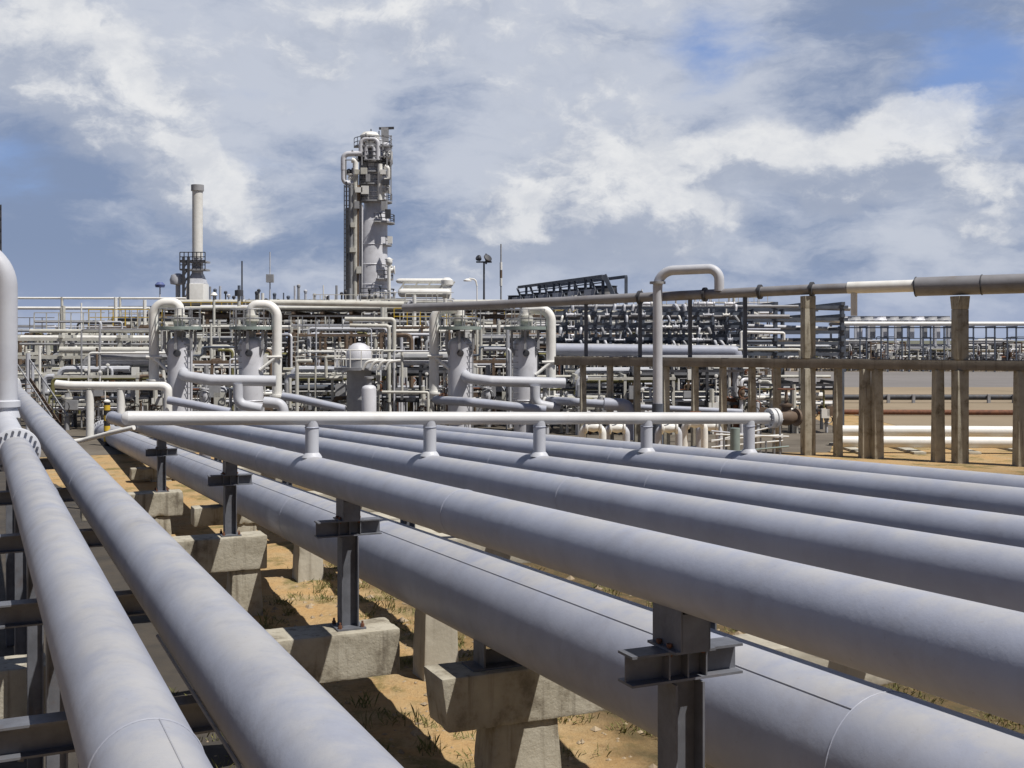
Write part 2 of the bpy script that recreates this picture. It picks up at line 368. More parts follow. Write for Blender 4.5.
def copy_tree(root, kids_of, loc, rz=0.0, scale=None):
    def cp(o, parent):
        c = o.copy(); COL.objects.link(c); c.parent = parent
        for k in kids_of.get(o.name, ()): cp(k, c)
        return c
    r = cp(root, None); r.location = loc; r.rotation_euler = (0, 0, rz)
    if scale: r.scale = scale
    return r
def index_kids():
    d = {}
    for o in COL.objects:
        if o.parent is not None: d.setdefault(o.parent.name, []).append(o)
    return d
def tubes(pts, r, name, m, parent=None, origin=None, n=14, bend=0.0):
    b = MB(); b.tube(pts, r, n, bend); return b.build(name, m, parent, origin)
def flange(b, c, axis, r, t=0.05, n=24):
    ax = Vector(axis).normalized(); b.lathe([(r * .97, -t), (r, -t + .006), (r, -.004), (r * .985, 0), (r, .004), (r, t - .006), (r * .97, t)], c, ax, n)
# ------------------------------------------------------------------ the ground
rng = random.Random(7)
from mathutils import noise as mnoise
def ground_height(x, y):
    f = max(0.0, min(1.0, (34 - y) / 6))
    return f * (0.10 * mnoise.noise((x * .5, y * .5, 0)) + 0.05 * mnoise.noise((x * 1.9, y * 1.9, 3)) + 0.025 * mnoise.noise((x * 5, y * 5, 9)))
g = MB()
xs = [-6 + i * 0.16 for i in range(125)]; ys = [7 + i * 0.16 for i in range(180)]
vs = [(x, y, ground_height(x, y) * min(1, (x + 6) / 1.0, (14 - x) / 1.0, (y - 7) / 1.0) if -6 < x < 14 and y > 7 else 0) for y in ys for x in xs]
nx = len(xs); g.add(vs, [(j * nx + i, j * nx + i + 1, (j + 1) * nx + i + 1, (j + 1) * nx + i) for j in range(len(ys) - 1) for i in range(nx - 1)], True)
X0, X1, Y0, Y1 = xs[0], xs[-1], ys[0], ys[-1]; B = 9000
g.add([(-B, -200, 0), (B, -200, 0), (B, Y0, 0), (-B, Y0, 0)], [(0, 1, 2, 3)])
g.add([(-B, Y0, 0), (X0, Y0, 0), (X0, Y1, 0), (-B, Y1, 0)], [(0, 1, 2, 3)])
g.add([(X1, Y0, 0), (B, Y0, 0), (B, Y1, 0), (X1, Y1, 0)], [(0, 1, 2, 3)])
g.add([(-B, Y1, 0), (B, Y1, 0), (B, B, 0), (-B, B, 0)], [(0, 1, 2, 3)])
structure(g.build('ground', 'orange_soil'))
def sheet(name, m, pts, z):
    b = MB(); b.add([(x, y, z) for x, y in pts], [tuple(range(len(pts)))]); return structure(b.build(name, m))
sheet('plant_yard', 'yard_fill', [(-400, 44), (-30, 40), (-14, 47), (13, 47), (17, 60), (22, 112), (40, 260), (-900, 260)], 0.006)
sheet('dry_field', 'field', [(20.5, 57), (140, 52), (260, 112), (22.3, 112)], 0.010)
sheet('far_plain', 'plain', [(-6000, 255), (36, 255), (62, 895), (4000, 895), (8500, 8500), (-8500, 8500)], 0.03)
sheet('asphalt_road', 'asphalt', [(22.5, 112.01), (320, 112.01), (420, 168), (31, 168)], 0.010)
sheet('dry_verge', 'field', [(31, 168.01), (420, 168.01), (900, 900), (60, 900)], 0.010)

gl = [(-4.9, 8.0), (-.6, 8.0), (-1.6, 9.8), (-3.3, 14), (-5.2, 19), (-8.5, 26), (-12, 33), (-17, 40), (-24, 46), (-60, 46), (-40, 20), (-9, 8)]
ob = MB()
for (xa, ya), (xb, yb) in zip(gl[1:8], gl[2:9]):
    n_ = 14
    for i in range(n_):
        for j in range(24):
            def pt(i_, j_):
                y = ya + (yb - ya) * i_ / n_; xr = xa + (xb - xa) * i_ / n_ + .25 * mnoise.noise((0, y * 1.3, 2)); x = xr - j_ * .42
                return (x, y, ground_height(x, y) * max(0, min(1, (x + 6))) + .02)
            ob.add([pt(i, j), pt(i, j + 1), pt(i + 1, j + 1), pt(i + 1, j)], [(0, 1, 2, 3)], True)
structure(ob.build('painted_shade', 'painted_shade'))  # dark sheet laid on the soil as painted shade under the left pipes
# grass tufts and pebbles on the soil between the pipes
gb = MB()
for k in range(2600):
    x = rng.uniform(-4.5, 10); y = rng.uniform(11.5, 33); far = x * .9136 + y * .4067 > 5.2 + 1.5 * mnoise.noise((x, y, 1))
    if mnoise.noise((x * .55, y * .55, 5)) < (-.15 if far else .0) and rng.random() < .90: continue
    big_ = rng.random() < .06; tint = rng.random()
    for j in range(rng.randint(10, 24)):
        a = rng.uniform(0, 2 * pi); rr = rng.uniform(0, .16); h = rng.uniform(.03, .13) * (2.0 if big_ else 1); le = rng.uniform(.02, .12)
        bx, by = x + rr * cos(a), y + rr * sin(a); z = ground_height(bx, by) - .02; wv_ = .006
        a2 = rng.uniform(0, 2 * pi); dx, dy = cos(a2), sin(a2)
        gb.add([(bx - dy * wv_, by + dx * wv_, z), (bx + dy * wv_, by - dx * wv_, z), (bx + dx * le * .5 + dy * wv_ * .6, by + dy * le * .5 - dx * wv_ * .6, z + h * .7), (bx + dx * le, by + dy * le, z + h)], [(0, 1, 2), (0, 2, 3)])
gr = gb.build('grass', 'grass'); gr['kind'] = 'stuff'; gr['label'] = 'sparse green grass tufts on the orange soil below the pipes'
pb = MB()
for k in range(2600):
    x = rng.uniform(-4.5, 9); y = rng.uniform(11.5, 30); s = rng.uniform(.012, .05) * (1 if rng.random() < .93 else 2.4)
    z = ground_height(x, y); pts = []
    for q in range(6):
        v = [(1, 0, 0), (0, 1, 0), (-1, 0, 0), (0, -1, 0), (0, 0, .8), (0, 0, -.6)][q]; pts.append((x + v[0] * s * rng.uniform(.7, 1.3), y + v[1] * s * rng.uniform(.7, 1.3), z + v[2] * s * rng.uniform(.6, 1.1)))
    pb.add(pts, [(0, 1, 4), (1, 2, 4), (2, 3, 4), (3, 0, 4), (1, 0, 5), (2, 1, 5), (3, 2, 5), (0, 3, 5)])
pe = pb.build('pebbles', 'pebbles'); pe['kind'] = 'stuff'; pe['label'] = 'loose pebbles and clods lying on the orange soil'

# ------------------------------------------------------------------ the falling bundle of flowlines (all run along d)
EYE = Vector((0, 0, CZ))
d = Vector((-512 / F, 1, -47 / F)); uh = Vector((1, 512 / F, 0)).normalized(); vh = uh.cross(d).normalized()
def from_top(s, r, u):   # height of an axis u to the right whose upper outline has picture slope s
    th = atan((s - vh.x * -1) / uh.x) if False else atan((vh.z * s - vh.x) / uh.x)
    return -(u * tan(th) + r / cos(th))
def A_pt(u, v, t): return EYE + uh * u + vh * v + d * t
def ut(u, t, z): p = EYE + uh * u + d * t; return Vector((p.x, p.y, z))
def t_at_Y(u, Y): return Y - u * uh.y
dn = d.normalized()
RA = 0.20
UA = 3.49
us = [UA, UA + 1.53, UA + 3.08, UA + 4.73, UA + 6.45]
vsl = [-1.105, from_top(.157, RA, us[1]), from_top(.126, RA, us[2]), from_top(.0985, RA, us[3]), from_top(.0865, RA, us[4])]
def girth(b, c, axis, r): b.ring(c, axis, r - .0005, .005, 48, 5)
names5 = ['nearest of the five grey pipes passing under the white header, resting on steel posts',
          'second grey pipe under the white header, just behind the one on steel posts',
          'middle one of the five grey pipes passing under the white header',
          'fourth grey pipe under the white header, next to the farthest one',
          'farthest of the five grey pipes passing under the white header, beside the trestle']
Yend = [39.0, 39.5, 40.2, 40.8, 41.4]
for i in range(5):
    u, v = us[i], vsl[i]
    t1 = t_at_Y(u, Yend[i]); p0 = A_pt(u, v, -4.5); p1 = A_pt(u, v, t1)
    b = MB(); b.tube([p0, p1, (p1.x + dn.x * .3, p1.y + dn.y * .3, -0.05)] if i else [p0, p1], RA, 40, .5, seg=10)
    if not i: flange(b, p1, d, RA + .03, .05, 32)
    o = b.build('flowline_pipe', 'pipe_grey', None, p1 * .5 + p0 * .5)
    tag(o, names5[i], 'pipe', 'parallel grey flowline pipes')
    for tt in (2.2 + i * .7, 8.1 + i * .9, 14.9 - i * .5, 22.3, 29.5):
        wb = MB(); girth(wb, A_pt(u, v, tt), d, RA); wb.build('weld_bead', 'pipe_grey', o)

# fat low pipe G behind the posts
RG = 0.437; UG = 4.02
th_top = atan((vh.z * .339 - vh.x) / uh.x); th_bot = atan((vh.z * .533 - vh.x) / uh.x); thc = (th_top + th_bot) / 2
DG = RG / sin((th_bot - th_top) / 2); UG = DG * cos(thc); VG = -DG * sin(thc)
tG0, tG1 = -4.5, t_at_Y(UG, 56)
b = MB(); b.tube([A_pt(UG, VG, tG0), A_pt(UG, VG, tG1)], RG, 48)
big = b.build('large_pipe', 'pipe_grey', None, A_pt(UG, VG, 10))
tag(big, 'fat grey pipe with a lengthwise weld seam, running low behind the steel posts', 'pipe')
b = MB(); a_s = R(122)   # seam on the upper side facing the camera
off = (uh * cos(a_s) + vh * sin(a_s)) * (RG + .001)
b.tube([A_pt(UG, VG, 4.75) + off, A_pt(UG, VG, tG1) + off], .005, 6); b.build('weld_seam', 'dusty_pipe', big)
off2 = (uh * cos(R(95)) + vh * sin(R(95))) * (RG + .001)
for tt in (4.75, 17.2, 29):
    b = MB(); girth(b, A_pt(UG, VG, tt), d, RG); b.build('weld_bead', 'pipe_grey', big)
b = MB(); flange(b, A_pt(UG, VG, tG1 + .05), d, RG + .14, .06, 40); b.lathe([(RG - .02, 0), (RG - .05, .12), (RG * .6, .25), (RG * .2, .31)], A_pt(UG, VG, tG1 + .1), d, 36)
fl = b.build('end_flange', 'pipe_grey_pale', big)
for k in range(24):
    a = 2 * pi * k / 24; c = A_pt(UG, VG, tG1 + .05) + (uh * cos(a) + vh * sin(a)) * (RG + .08); b = MB(); b.lathe([(.022, -.10), (.022, .10)], c, d, 6); b.build('bolt', 'dark_steel', fl)

# ------------------------------------------------------------------ white header on stubs
Yh0 = 14.07; hx0 = gx(310, Yh0)
def H_pt(w):
    x = hx0 + uh.x * w; y = Yh0 + uh.y * w; px = 512 + F * x / y
    return Vector((x, y, gz(418.2, y)))
RH = 0.083
stub_w = []
for i in range(5):
    # walk along the header to where the pipe axis lies beneath it
    best = min((abs((H_pt(w / 200) - EYE).dot(uh) - us[i]), w / 200) for w in range(-400, 1600)); stub_w.append(best[1])
hdr_a = H_pt(-2.13); hdr_b = H_pt(stub_w[4] + .33)
b = MB(); b.tube([hdr_a, hdr_b], RH, 28)
b.lathe([(RH, 0), (RH * .9, .03), (RH * .5, .06)], hdr_a, -uh, 28)
hdr = b.build('header_pipe', 'header_paint', None, H_pt(3)); tag(hdr, 'long white header pipe on short stubs, crossing above the five grey pipes', 'header pipe')
for i in range(5):
    hp = H_pt(stub_w[i]); t = (hp - EYE).dot(d) / d.length_squared
    # pipe axis point below the header point
    ax = A_pt(us[i], vsl[i], 0); tt = (hp.y - ax.y) / 1.0; ap = ax + d * tt
    b = MB(); b.lathe([(.125, 0), (.105, .035), (.083, .06), (.083, hp.z - ap.z - RA - .02)], (hp.x, hp.y, ap.z + RA * .93), (0, 0, 1), 24)
    st = b.build('stub', 'pipe_grey_pale', hdr)
    b = MB(); b.ring((hp.x, hp.y, hp.z - RH - .03), (0, 0, 1), .084, .008, 24, 5); b.build('weld_bead', 'pipe_grey', st)
b = MB(); flange(b, hdr_b + uh * .05, uh, .145, .035, 28); flange(b, hdr_b + uh * .135, uh, .145, .03, 28)
ef = b.build('end_flange', 'header_paint', hdr)
for k in range(8):
    a = 2 * pi * k / 8 + .2; c = hdr_b + uh * .09 + (d.normalized() * cos(a) + Vector((0, 0, 1)) * sin(a)) * .118; b = MB(); b.lathe([(.011, -.10), (.011, .10)], c, uh, 6); b.build('bolt', 'galvanised', ef)
# rusty valve bolted to its end
vp = hdr_b + uh * .33
rt = thing('gate_valve', 'small dark brown gate valve at the right end of the white header', 'valve', (vp.x, vp.y, vp.z - .2))
b = MB(); b.lathe([(.13, -.20), (.13, -.165), (.08, -.15), (.11, -.05), (.12, .0), (.11, .05), (.08, .15), (.13, .165), (.13, .20)], vp, uh, 20); b.lathe([(.08, 0), (.07, .16), (.10, .17), (.10, .2), (.03, .21), (.02, .42)], vp, (0, 0, 1), 16); b.build('valve_body', 'brown_paint', rt)
Z = Vector((0, 0, 1)); b = MB(); c = vp + Z * .42; b.ring(c, Z, .12, .012, 20, 6)
b.bar(c - uh * .12, c + uh * .12, .018, .018); b.bar(c - dn * .12, c + dn * .12, .018, .018); b.build('handwheel', 'rust', rt)

Z = Vector((0, 0, 1))
# ------------------------------------------------------------------ steel posts and concrete cap beams
rowsA = [6.45, 12.62, 19.1, 27.2]
lab_post = ['nearest steel H post with cross arm, cut by the bottom edge of the photo',
            'steel H post with cross arm standing on the middle concrete cap beam',
            'third steel H post with cross arm from the viewer, in the shade of its pipe',
            'farthest steel H post with cross arm, near the buried end of the fat pipe']
Z = Vector((0, 0, 1))
BT = [1.30, 1.45, 1.36, 1.02]      # tops of the concrete the posts stand on
for k, Y in enumerate(rowsA):
    t = t_at_Y(UA, Y); ap = A_pt(UA, vsl[0], t); zb = ap.z - RA
    top = zb - .21                       # underside of the shoe = top of the cross arm
    arm_h = .17; base = ut(UA, t, BT[k])
    rt = thing('steel_post', lab_post[k], 'pipe support', base, 'steel posts under the nearest flowline')
    b = MB(); b.ibeam(base + Z * .02, (base.x, base.y, top - arm_h - .012), .19, .19, .014, .010, uh); b.build('post', 'support_steel', rt)
    b = MB(); c = ut(UA, t, top - arm_h / 2)
    b.ibeam(c - uh * .36 - d.normalized() * .0, c + uh * .36, .16, arm_h, .014, .010, Z)
    dd = Vector((d.x, d.y, 0)).normalized()
    for s in (-.12, 0, .12): b.prism([(-.075, -arm_h / 2 + .016), (.075, -arm_h / 2 + .016), (.075, arm_h / 2 - .016), (-.075, arm_h / 2 - .016)], c + uh * (s - .005), dd, Z, uh, .01)
    b.build('cross_arm', 'support_steel', rt)
    b = MB(); b.box((base.x, base.y, base.z + .01), (.32, .32, .02), atan2(uh.y, uh.x)); b.build('base_plate', 'support_steel', rt)
    for sx in (-1, 1):
        for sy in (-1, 1):
            b = MB(); b.lathe([(.022, .02), (.022, .055), (.012, .056), (.012, .085)], base + uh * .125 * sx + dd * .125 * sy, Z, 6); b.build('anchor_bolt', 'rust', rt)
    for sx in (-.11, .11):
        for sy in (-.055, .055):
            b = MB(); b.lathe([(.017, -.03), (.017, -.012), (.009, -.011), (.009, .022), (.017, .023), (.017, .042)], ut(UA, t, top) + uh * sx + dd * sy, Z, 6); b.build('bolt', 'rust', rt)
    # shoe: an upside-down T welded to the pipe
    b = MB(); s0 = ut(UA, t, top + .008)
    b.prism([(-.13, -.15), (.13, -.15), (.13, .15), (-.13, .15)], s0 - Z * .006, uh, dd, Z, .014)
    for s in (-.095, .085): b.prism([(-.15, .008), (.15, .008), (.15, .30), (-.15, .30)], s0 + uh * s, dd, Z, uh, .01)
    b.prism([(-.09, .008), (.09, .008), (.09, .21), (-.09, .21)], s0 - dd * .15, uh, Z, dd, .01)
    b.prism([(-.09, .008), (.09, .008), (.09, .21), (-.09, .21)], s0 + dd * .14, uh, Z, dd, .01)
    sh = b.build('pipe_shoe', 'support_steel', rt)

def capbeam(label, u0, u1, t, ztop, depth, height, piers, taper=0.0, pier_w=.42, m='concrete', group='concrete pipe supports'):
    """T-shaped concrete support across the pipes, with piers at the given u"""
    dd = Vector((d.x, d.y, 0)).normalized(); c = ut((u0 + u1) / 2, t, 0)
    rt = thing('concrete_support', label, 'concrete support', (c.x, c.y, 0), group)
    b = MB(); L = u1 - u0; h2 = height / 2
    o = ut(u0, t, ztop - height)
    def ringp(z, ins): return [o + uh * ins - dd * (depth / 2) + Z * z, o + uh * (L - ins) - dd * (depth / 2) + Z * z, o + uh * (L - ins) + dd * (depth / 2) + Z * z, o + uh * ins + dd * (depth / 2) + Z * z]
    b.hexa(ringp(0, taper) + ringp(height, 0)); b.build('cap_beam', m, rt, bevel=.022, rough=.012)
    for pu in piers:
        b = MB(); o2 = ut(pu, t, 0); w2 = pier_w / 2; dp = depth * .42
        b.hexa([o2 + uh * sx * w2 * 1.25 + dd * sy * dp * 1.2 - Z * .25 for sx, sy in ((-1, -1), (1, -1), (1, 1), (-1, 1))] + [o2 + uh * sx * w2 + dd * sy * dp + Z * (ztop - height - .003) for sx, sy in ((-1, -1), (1, -1), (1, 1), (-1, 1))])
        b.build('pier', m, rt, bevel=.02, rough=.010)
    return rt
tA = [t_at_Y(UA, y) for y in rowsA]
capbeam('concrete cap beam in the middle, lit at its right end, bearing the second steel post', 2.15, 4.0, tA[1], BT[1], .56, .50, [2.95])
capbeam('concrete cap beam at the left edge, partly shaded by the flanged pipe', -2.3, .42, tA[1], BT[1], .56, .50, [-.9])
capbeam('concrete cap beam with a flared pier, bearing the third steel post', 1.9, 4.05, tA[2], BT[2], .56, .55, [3.72], pier_w=.46)
capbeam('farthest concrete cap beam, bearing the last steel post', 1.7, 3.95, tA[3], BT[3], .60, .55, [3.4], pier_w=.5)
capbeam('concrete cap beam under the nearest steel post, mostly below the photo', 2.6, 3.9, tA[0], BT[0], .5, .45, [3.35])
# support of the fat pipe, between second and nearest post
tGs = t_at_Y(UG, 11.5); zgb = A_pt(UG, VG, tGs).z - RG
capbeam('concrete cap beam with a tapered free end, directly under the fat pipe', 3.84, 6.15, tGs, zgb - .15, .54, .53, [4.75], taper=.07, pier_w=.68)
b = MB(); dd = Vector((d.x, d.y, 0)).normalized(); c = ut(UG, tGs, zgb - .15)
b.prism([(-.40, -.16), (.40, -.16), (.40, .16), (-.40, .16)], c, uh, dd, Z, .02)
for s in (-.28, .26): b.prism([(-.14, .02), (.14, .02), (.14, .36), (-.14, .36)], c + uh * s, dd, Z, uh, .02)
b.prism([(-.28, .02), (.28, .02), (.28, .15), (-.28, .15)], c - dd * .01, uh, Z, dd, .02)
b.build('pipe_saddle', 'support_steel', big)
tGs2 = t_at_Y(UG, 25.5); zg2 = A_pt(UG, VG, tGs2).z - RG
capbeam('low concrete sleeper under the far part of the fat pipe', 3.85, 5.9, tGs2, zg2 - .004, .5, .40, [4.9], pier_w=.6)
tGs3 = t_at_Y(UG, 37.5); zg3 = A_pt(UG, VG, tGs3).z - RG
capbeam('last low concrete sleeper below the buried end of the fat pipe', 3.85, 5.7, tGs3, zg3 - .004, .5, .35, [4.8], pier_w=.6)
# the four farther flowlines share wide cap beams with steel stools
ordn = ['nearest', 'second', 'third', 'fourth', 'farthest']
for k, Y in enumerate((9.0, 15.5, 22.0, 29.0)):
    t = t_at_Y(us[1], Y) ; zt = min(A_pt(us[i], vsl[i], t).z for i in range(1, 5)) - RA - .62
    rt = capbeam(f'{ordn[k]} wide concrete beam beyond the fat pipe, bearing four flowlines', us[1] - .45, us[4] + .5, t, zt, .5, .42, [us[1] + .4, us[4] - .5], m='concrete_pale', group='concrete beams under the four farther flowlines')
    for i in range(1, 5):
        q = A_pt(us[i], vsl[i], t); b = MB(); b.ibeam(ut(us[i], t, zt), ut(us[i], t, q.z - RA + .01), .16, .16, .012, .01, uh); b.build('stool', 'support_steel', rt)
# pale kerb strip on the soil beyond the fat pipe
kb = MB()
for j in range(9):
    y0 = 8.5 + j * 2.4; u_ = 8.7 + .12 * sin(j * 2.3); t = t_at_Y(u_, y0); p = ut(u_, t, .14); q = ut(u_ + .05, t + 2.1, .14)
    kb = MB(); kb.bar(p, q, .55, .34); o = kb.build('concrete_block', 'concrete_pale', None, (p + q) / 2, bevel=.03)
    tag(o, 'long pale concrete ground block in the row seen between fat pipe and flowlines', 'concrete block', 'pale concrete ground blocks')

# ------------------------------------------------------------------ left pair of pipes (level)
d2 = Vector((-542 / F, 1, 4 / F)); u2 = Vector((1, 542 / F, 0)).normalized(); v2 = u2.cross(d2).normalized(); d2n = d2.normalized()
def L_pt(u, v, t): return EYE + u2 * u + v2 * v + d2 * t
def lt(u, t, z): p = EYE + u2 * u + d2 * t; return Vector((p.x, p.y, z))
def solve(sb, st, r):
    a1 = atan((v2.z * st - v2.x) / u2.x); a2 = atan((v2.z * sb - v2.x) / u2.x); Dd = r / sin((a2 - a1) / 2); m = (a1 + a2) / 2
    return Dd * cos(m), -Dd * sin(m)
R1, R2 = .20, .22
U1, V1 = solve(3.95, 1.775, R1); U2, V2 = solve(1.58, 0.995, R2)
tF = 15.3 - U1 * u2.y
b = MB(); b.tube([L_pt(U1, V1, -3.5), L_pt(U1, V1, tF - .04)], R1, 44)
p1 = b.build('flanged_pipe', 'dusty_pipe', None, L_pt(U1, V1, 5)); tag(p1, 'dusty grey pipe at the lower left, bolted by a flange to the riser', 'pipe')
b = MB(); flange(b, L_pt(U1, V1, tF - .03), d2, R1 + .105, .03, 48); f1 = b.build('flange', 'pipe_grey_pale', p1)
for k in range(20):
    a = 2 * pi * (k + .5) / 20; c = L_pt(U1, V1, tF) + (u2 * cos(a) + v2 * sin(a)) * (R1 + .062)
    b = MB(); b.lathe([(.018, -.095), (.018, -.063), (.010, -.062), (.010, .112), (.018, .113), (.018, .14)], c, d2, 6); b.build('bolt', 'support_steel', f1)
for tt in (3.75, 10.4):
    b = MB(); girth(b, L_pt(U1, V1, tt), d2, R1); b.build('weld_bead', 'dusty_pipe', p1)
off = (u2 * cos(R(78)) + v2 * sin(R(78))) * (R1 + .0005)
b = MB(); b.tube([L_pt(U1, V1, -2) + off, L_pt(U1, V1, 3.75) + off], .003, 5); b.build('weld_seam', 'dusty_pipe', p1)
# riser: tee on the flanged run, up and over to the left
rx = L_pt(U1, V1, tF + .05); tr = tF + 5.2
rc = L_pt(U1, V1, tr); rc.x += .035; RR = .185
top = gz(237, rc.y)
b = MB(); b.tube([(rc.x, rc.y, rc.z), (rc.x, rc.y, top - RR), (rc.x - 3.0, rc.y - .3, top - RR)], RR, 32, .72, seg=14)
b.tube([L_pt(U1, V1, tF + .06), L_pt(U1, V1, tr + .6)], R1, 40)
b.lathe([(R1, 0), (R1 * .9, .05), (R1 * .6, .09)], L_pt(U1, V1, tr + .6), d2, 40)
rs = b.build('riser_pipe', 'pipe_grey_pale', None, (rc.x, rc.y, 0)); tag(rs, 'tall pale riser pipe bending over at the left edge of the photo', 'riser')
b = MB(); b.lathe([(RR, 0), (RR + .05, .02), (RR + .05, .12), (RR, .14)], (rc.x, rc.y, rc.z + R1 + .05), Z, 32); b.lathe([(RR * 1.25, -.12), (RR * 1.02, .04)], (rc.x, rc.y, rc.z + R1), Z, 32); b.build('collar', 'pipe_grey_pale', rs)
b = MB(); flange(b, L_pt(U1, V1, tF + .035), d2, R1 + .105, .03, 48); b.build('flange', 'pipe_grey_pale', rs)

b = MB(); b.tube([L_pt(U2, V2, -3.5), L_pt(U2, V2, 37.0)], R2, 44)
p2 = b.build('plain_pipe', 'dusty_pipe', None, L_pt(U2, V2, 8)); tag(p2, 'long plain grey pipe running into the plant, right of the flanged pipe', 'pipe')
off = (u2 * cos(R(203)) + v2 * sin(R(203))) * (R2 + .012)
b = MB(); b.tube([L_pt(U2, V2, -3) + off, L_pt(U2, V2, 6.2) + off], .010, 6); b.build('tracer_line', 'galvanised', p2)
for tt in (12.0, 20.0):
    b = MB(); girth(b, L_pt(U2, V2, tt), d2, R2); b.build('weld_bead', 'dusty_pipe', p2)
b = MB(); flange(b, L_pt(U2, V2, 37.03), d2, R2 + .12, .035, 40); b.build('end_flange', 'pipe_grey_pale', p2)

# steel cross beams that carry the left pair, each on short legs
labs = ['nearest steel cross beam under the left pair of pipes', 'second steel cross beam under the left pair of pipes', 'third steel cross beam under the left pair of pipes', 'fourth steel cross beam under the left pair of pipes', 'fifth steel cross beam under the left pair of pipes']
for k, t in enumerate((5.45, 7.9, 10.6, 13.6, 17.0)):
    zt = min(L_pt(U1, V1, t).z - R1, L_pt(U2, V2, t).z - R2) - .004
    c = lt(.9, t, 0); rt = thing('steel_cross_beam', labs[k], 'pipe support', c, 'steel cross beams under the left pair')
    b = MB(); b.ibeam(lt(-1.9, t, zt - .08), lt(U2 - .02, t, zt - .08), .15, .16, .012, .010, Z); b.build('beam', 'support_steel', rt)
    for uu in (-1.5, U1):
        b = MB(); b.ibeam(lt(uu, t, -.1), lt(uu, t, zt - .163), .14, .14, .012, .01, u2); b.build('leg', 'support_steel', rt)
    if L_pt(U1, V1, t).z - R1 > zt + .02:
        b = MB(); b.box(lt(U1, t, (L_pt(U1, V1, t).z - R1 + zt) / 2 + .005), (.2, .12, L_pt(U1, V1, t).z - R1 - zt + .01), atan2(u2.y, u2.x)); b.build('packer', 'support_steel', rt)
# cable ladder in the shade left of the flanged pipe
rt = thing('cable_ladder', 'dark steel cable ladder with rungs in the shade left of the flanged pipe', 'cable ladder', lt(-.75, 8, 0))
for uu, nm in ((-1.2, 'rail'), (-.35, 'rail')):
    b = MB(); b.bar(lt(uu, 3, 1.45), lt(uu, 22, 1.5), .03, .12); b.build('rail', 'support_steel', rt)
for k in range(44):
    b = MB(); t = 3.1 + k * .43; b.bar(lt(-1.185, t, 1.44), lt(-.365, t, 1.44), .035, .03); b.build('rung', 'support_steel', rt)
for k in range(4):
    b = MB(); uu = -1.05 + k * .18; b.tube([lt(uu + .03 * sin(j * 1.7 + k), 3 + j, 1.50 + .002 * j) for j in range(20)], .03, 8); b.build('cable', 'black_paint', rt)
for k in range(7):
    b = MB(); t = 3.8 + k * 2.9; b.bar(lt(-.78, t, -.1), lt(-.78, t, 1.42), .09, .09); b.build('leg', 'support_steel', rt)
# two further small lines low in the shade
for k, (uu, zz, rr, lb) in enumerate(((-1.75, .95, .10, 'slim dark pipe low in the shade at the left edge'), (.15, .70, .09, 'slim dark pipe low in the shade below the flanged pipe'))):
    b = MB(); b.tube([lt(uu, 2, zz), lt(uu, 26, zz)], rr, 18); tag(b.build('service_pipe', 'grey_paint', None, lt(uu, 10, 0)), lb, 'pipe')

# thin white tube hooked over the far end of the fat pipe
b = MB(); b.tube([P(40, 447, 31), P(84, 440, 31), P(112, 432.5, 30.5), P(134, 427.5, 30.2)], .065, 10, .4)
tag(b.build('vent_tube', 'white_paint', None, P(84, 437, 31)), 'thin white bent tube crossing over the far end of the fat pipe', 'tube')
# hazard post
hp = P(107, 0, 50); hp.z = 0
rt = thing('hazard_post', 'short post with yellow and black bands beside the fat pipe end', 'marker post', hp)
zz = [0.9 + k * .32 for k in range(6)]
b = MB(); b.lathe([(.13, 0), (.13, 1.9)], hp, Z, 14); b.build('post', 'black_paint', rt)
for k in range(4):
    b = MB(); b.lathe([(.138, 0), (.138, .22)], hp + Z * (.2 + k * .45), Z, 14); b.build('yellow_band', 'yellow_paint', rt)
b = MB(); b.lathe([(.15, 0), (.15, .05), (.04, .12)], hp + Z * 1.9, Z, 14); b.build('cap', 'white_paint', rt)
# ================================================================== THE PLANT
rg = random.Random(21)
def gy(Y): return HY + CZ * F / Y
def pp(name, label, cat, m, Y, rpx, pts, bend=0, group=None, n=12, parent=None):
    """pipe run given by picture points at real distance Y (third value: extra depth)"""
    q = [P(p[0], p[1], Y + (p[2] if len(p) > 2 else 0)) for p in pts]
    for v in q: v.z = max(v.z, 0.0)
    b = MB(); b.tube(q, rpx / F * Y, n, bend / F * Y)
    o = b.build(name, m, parent, None if parent is not None else (q[0].x, q[0].y, 0))
    if parent is None: tag(o, label, cat, group)
    return o

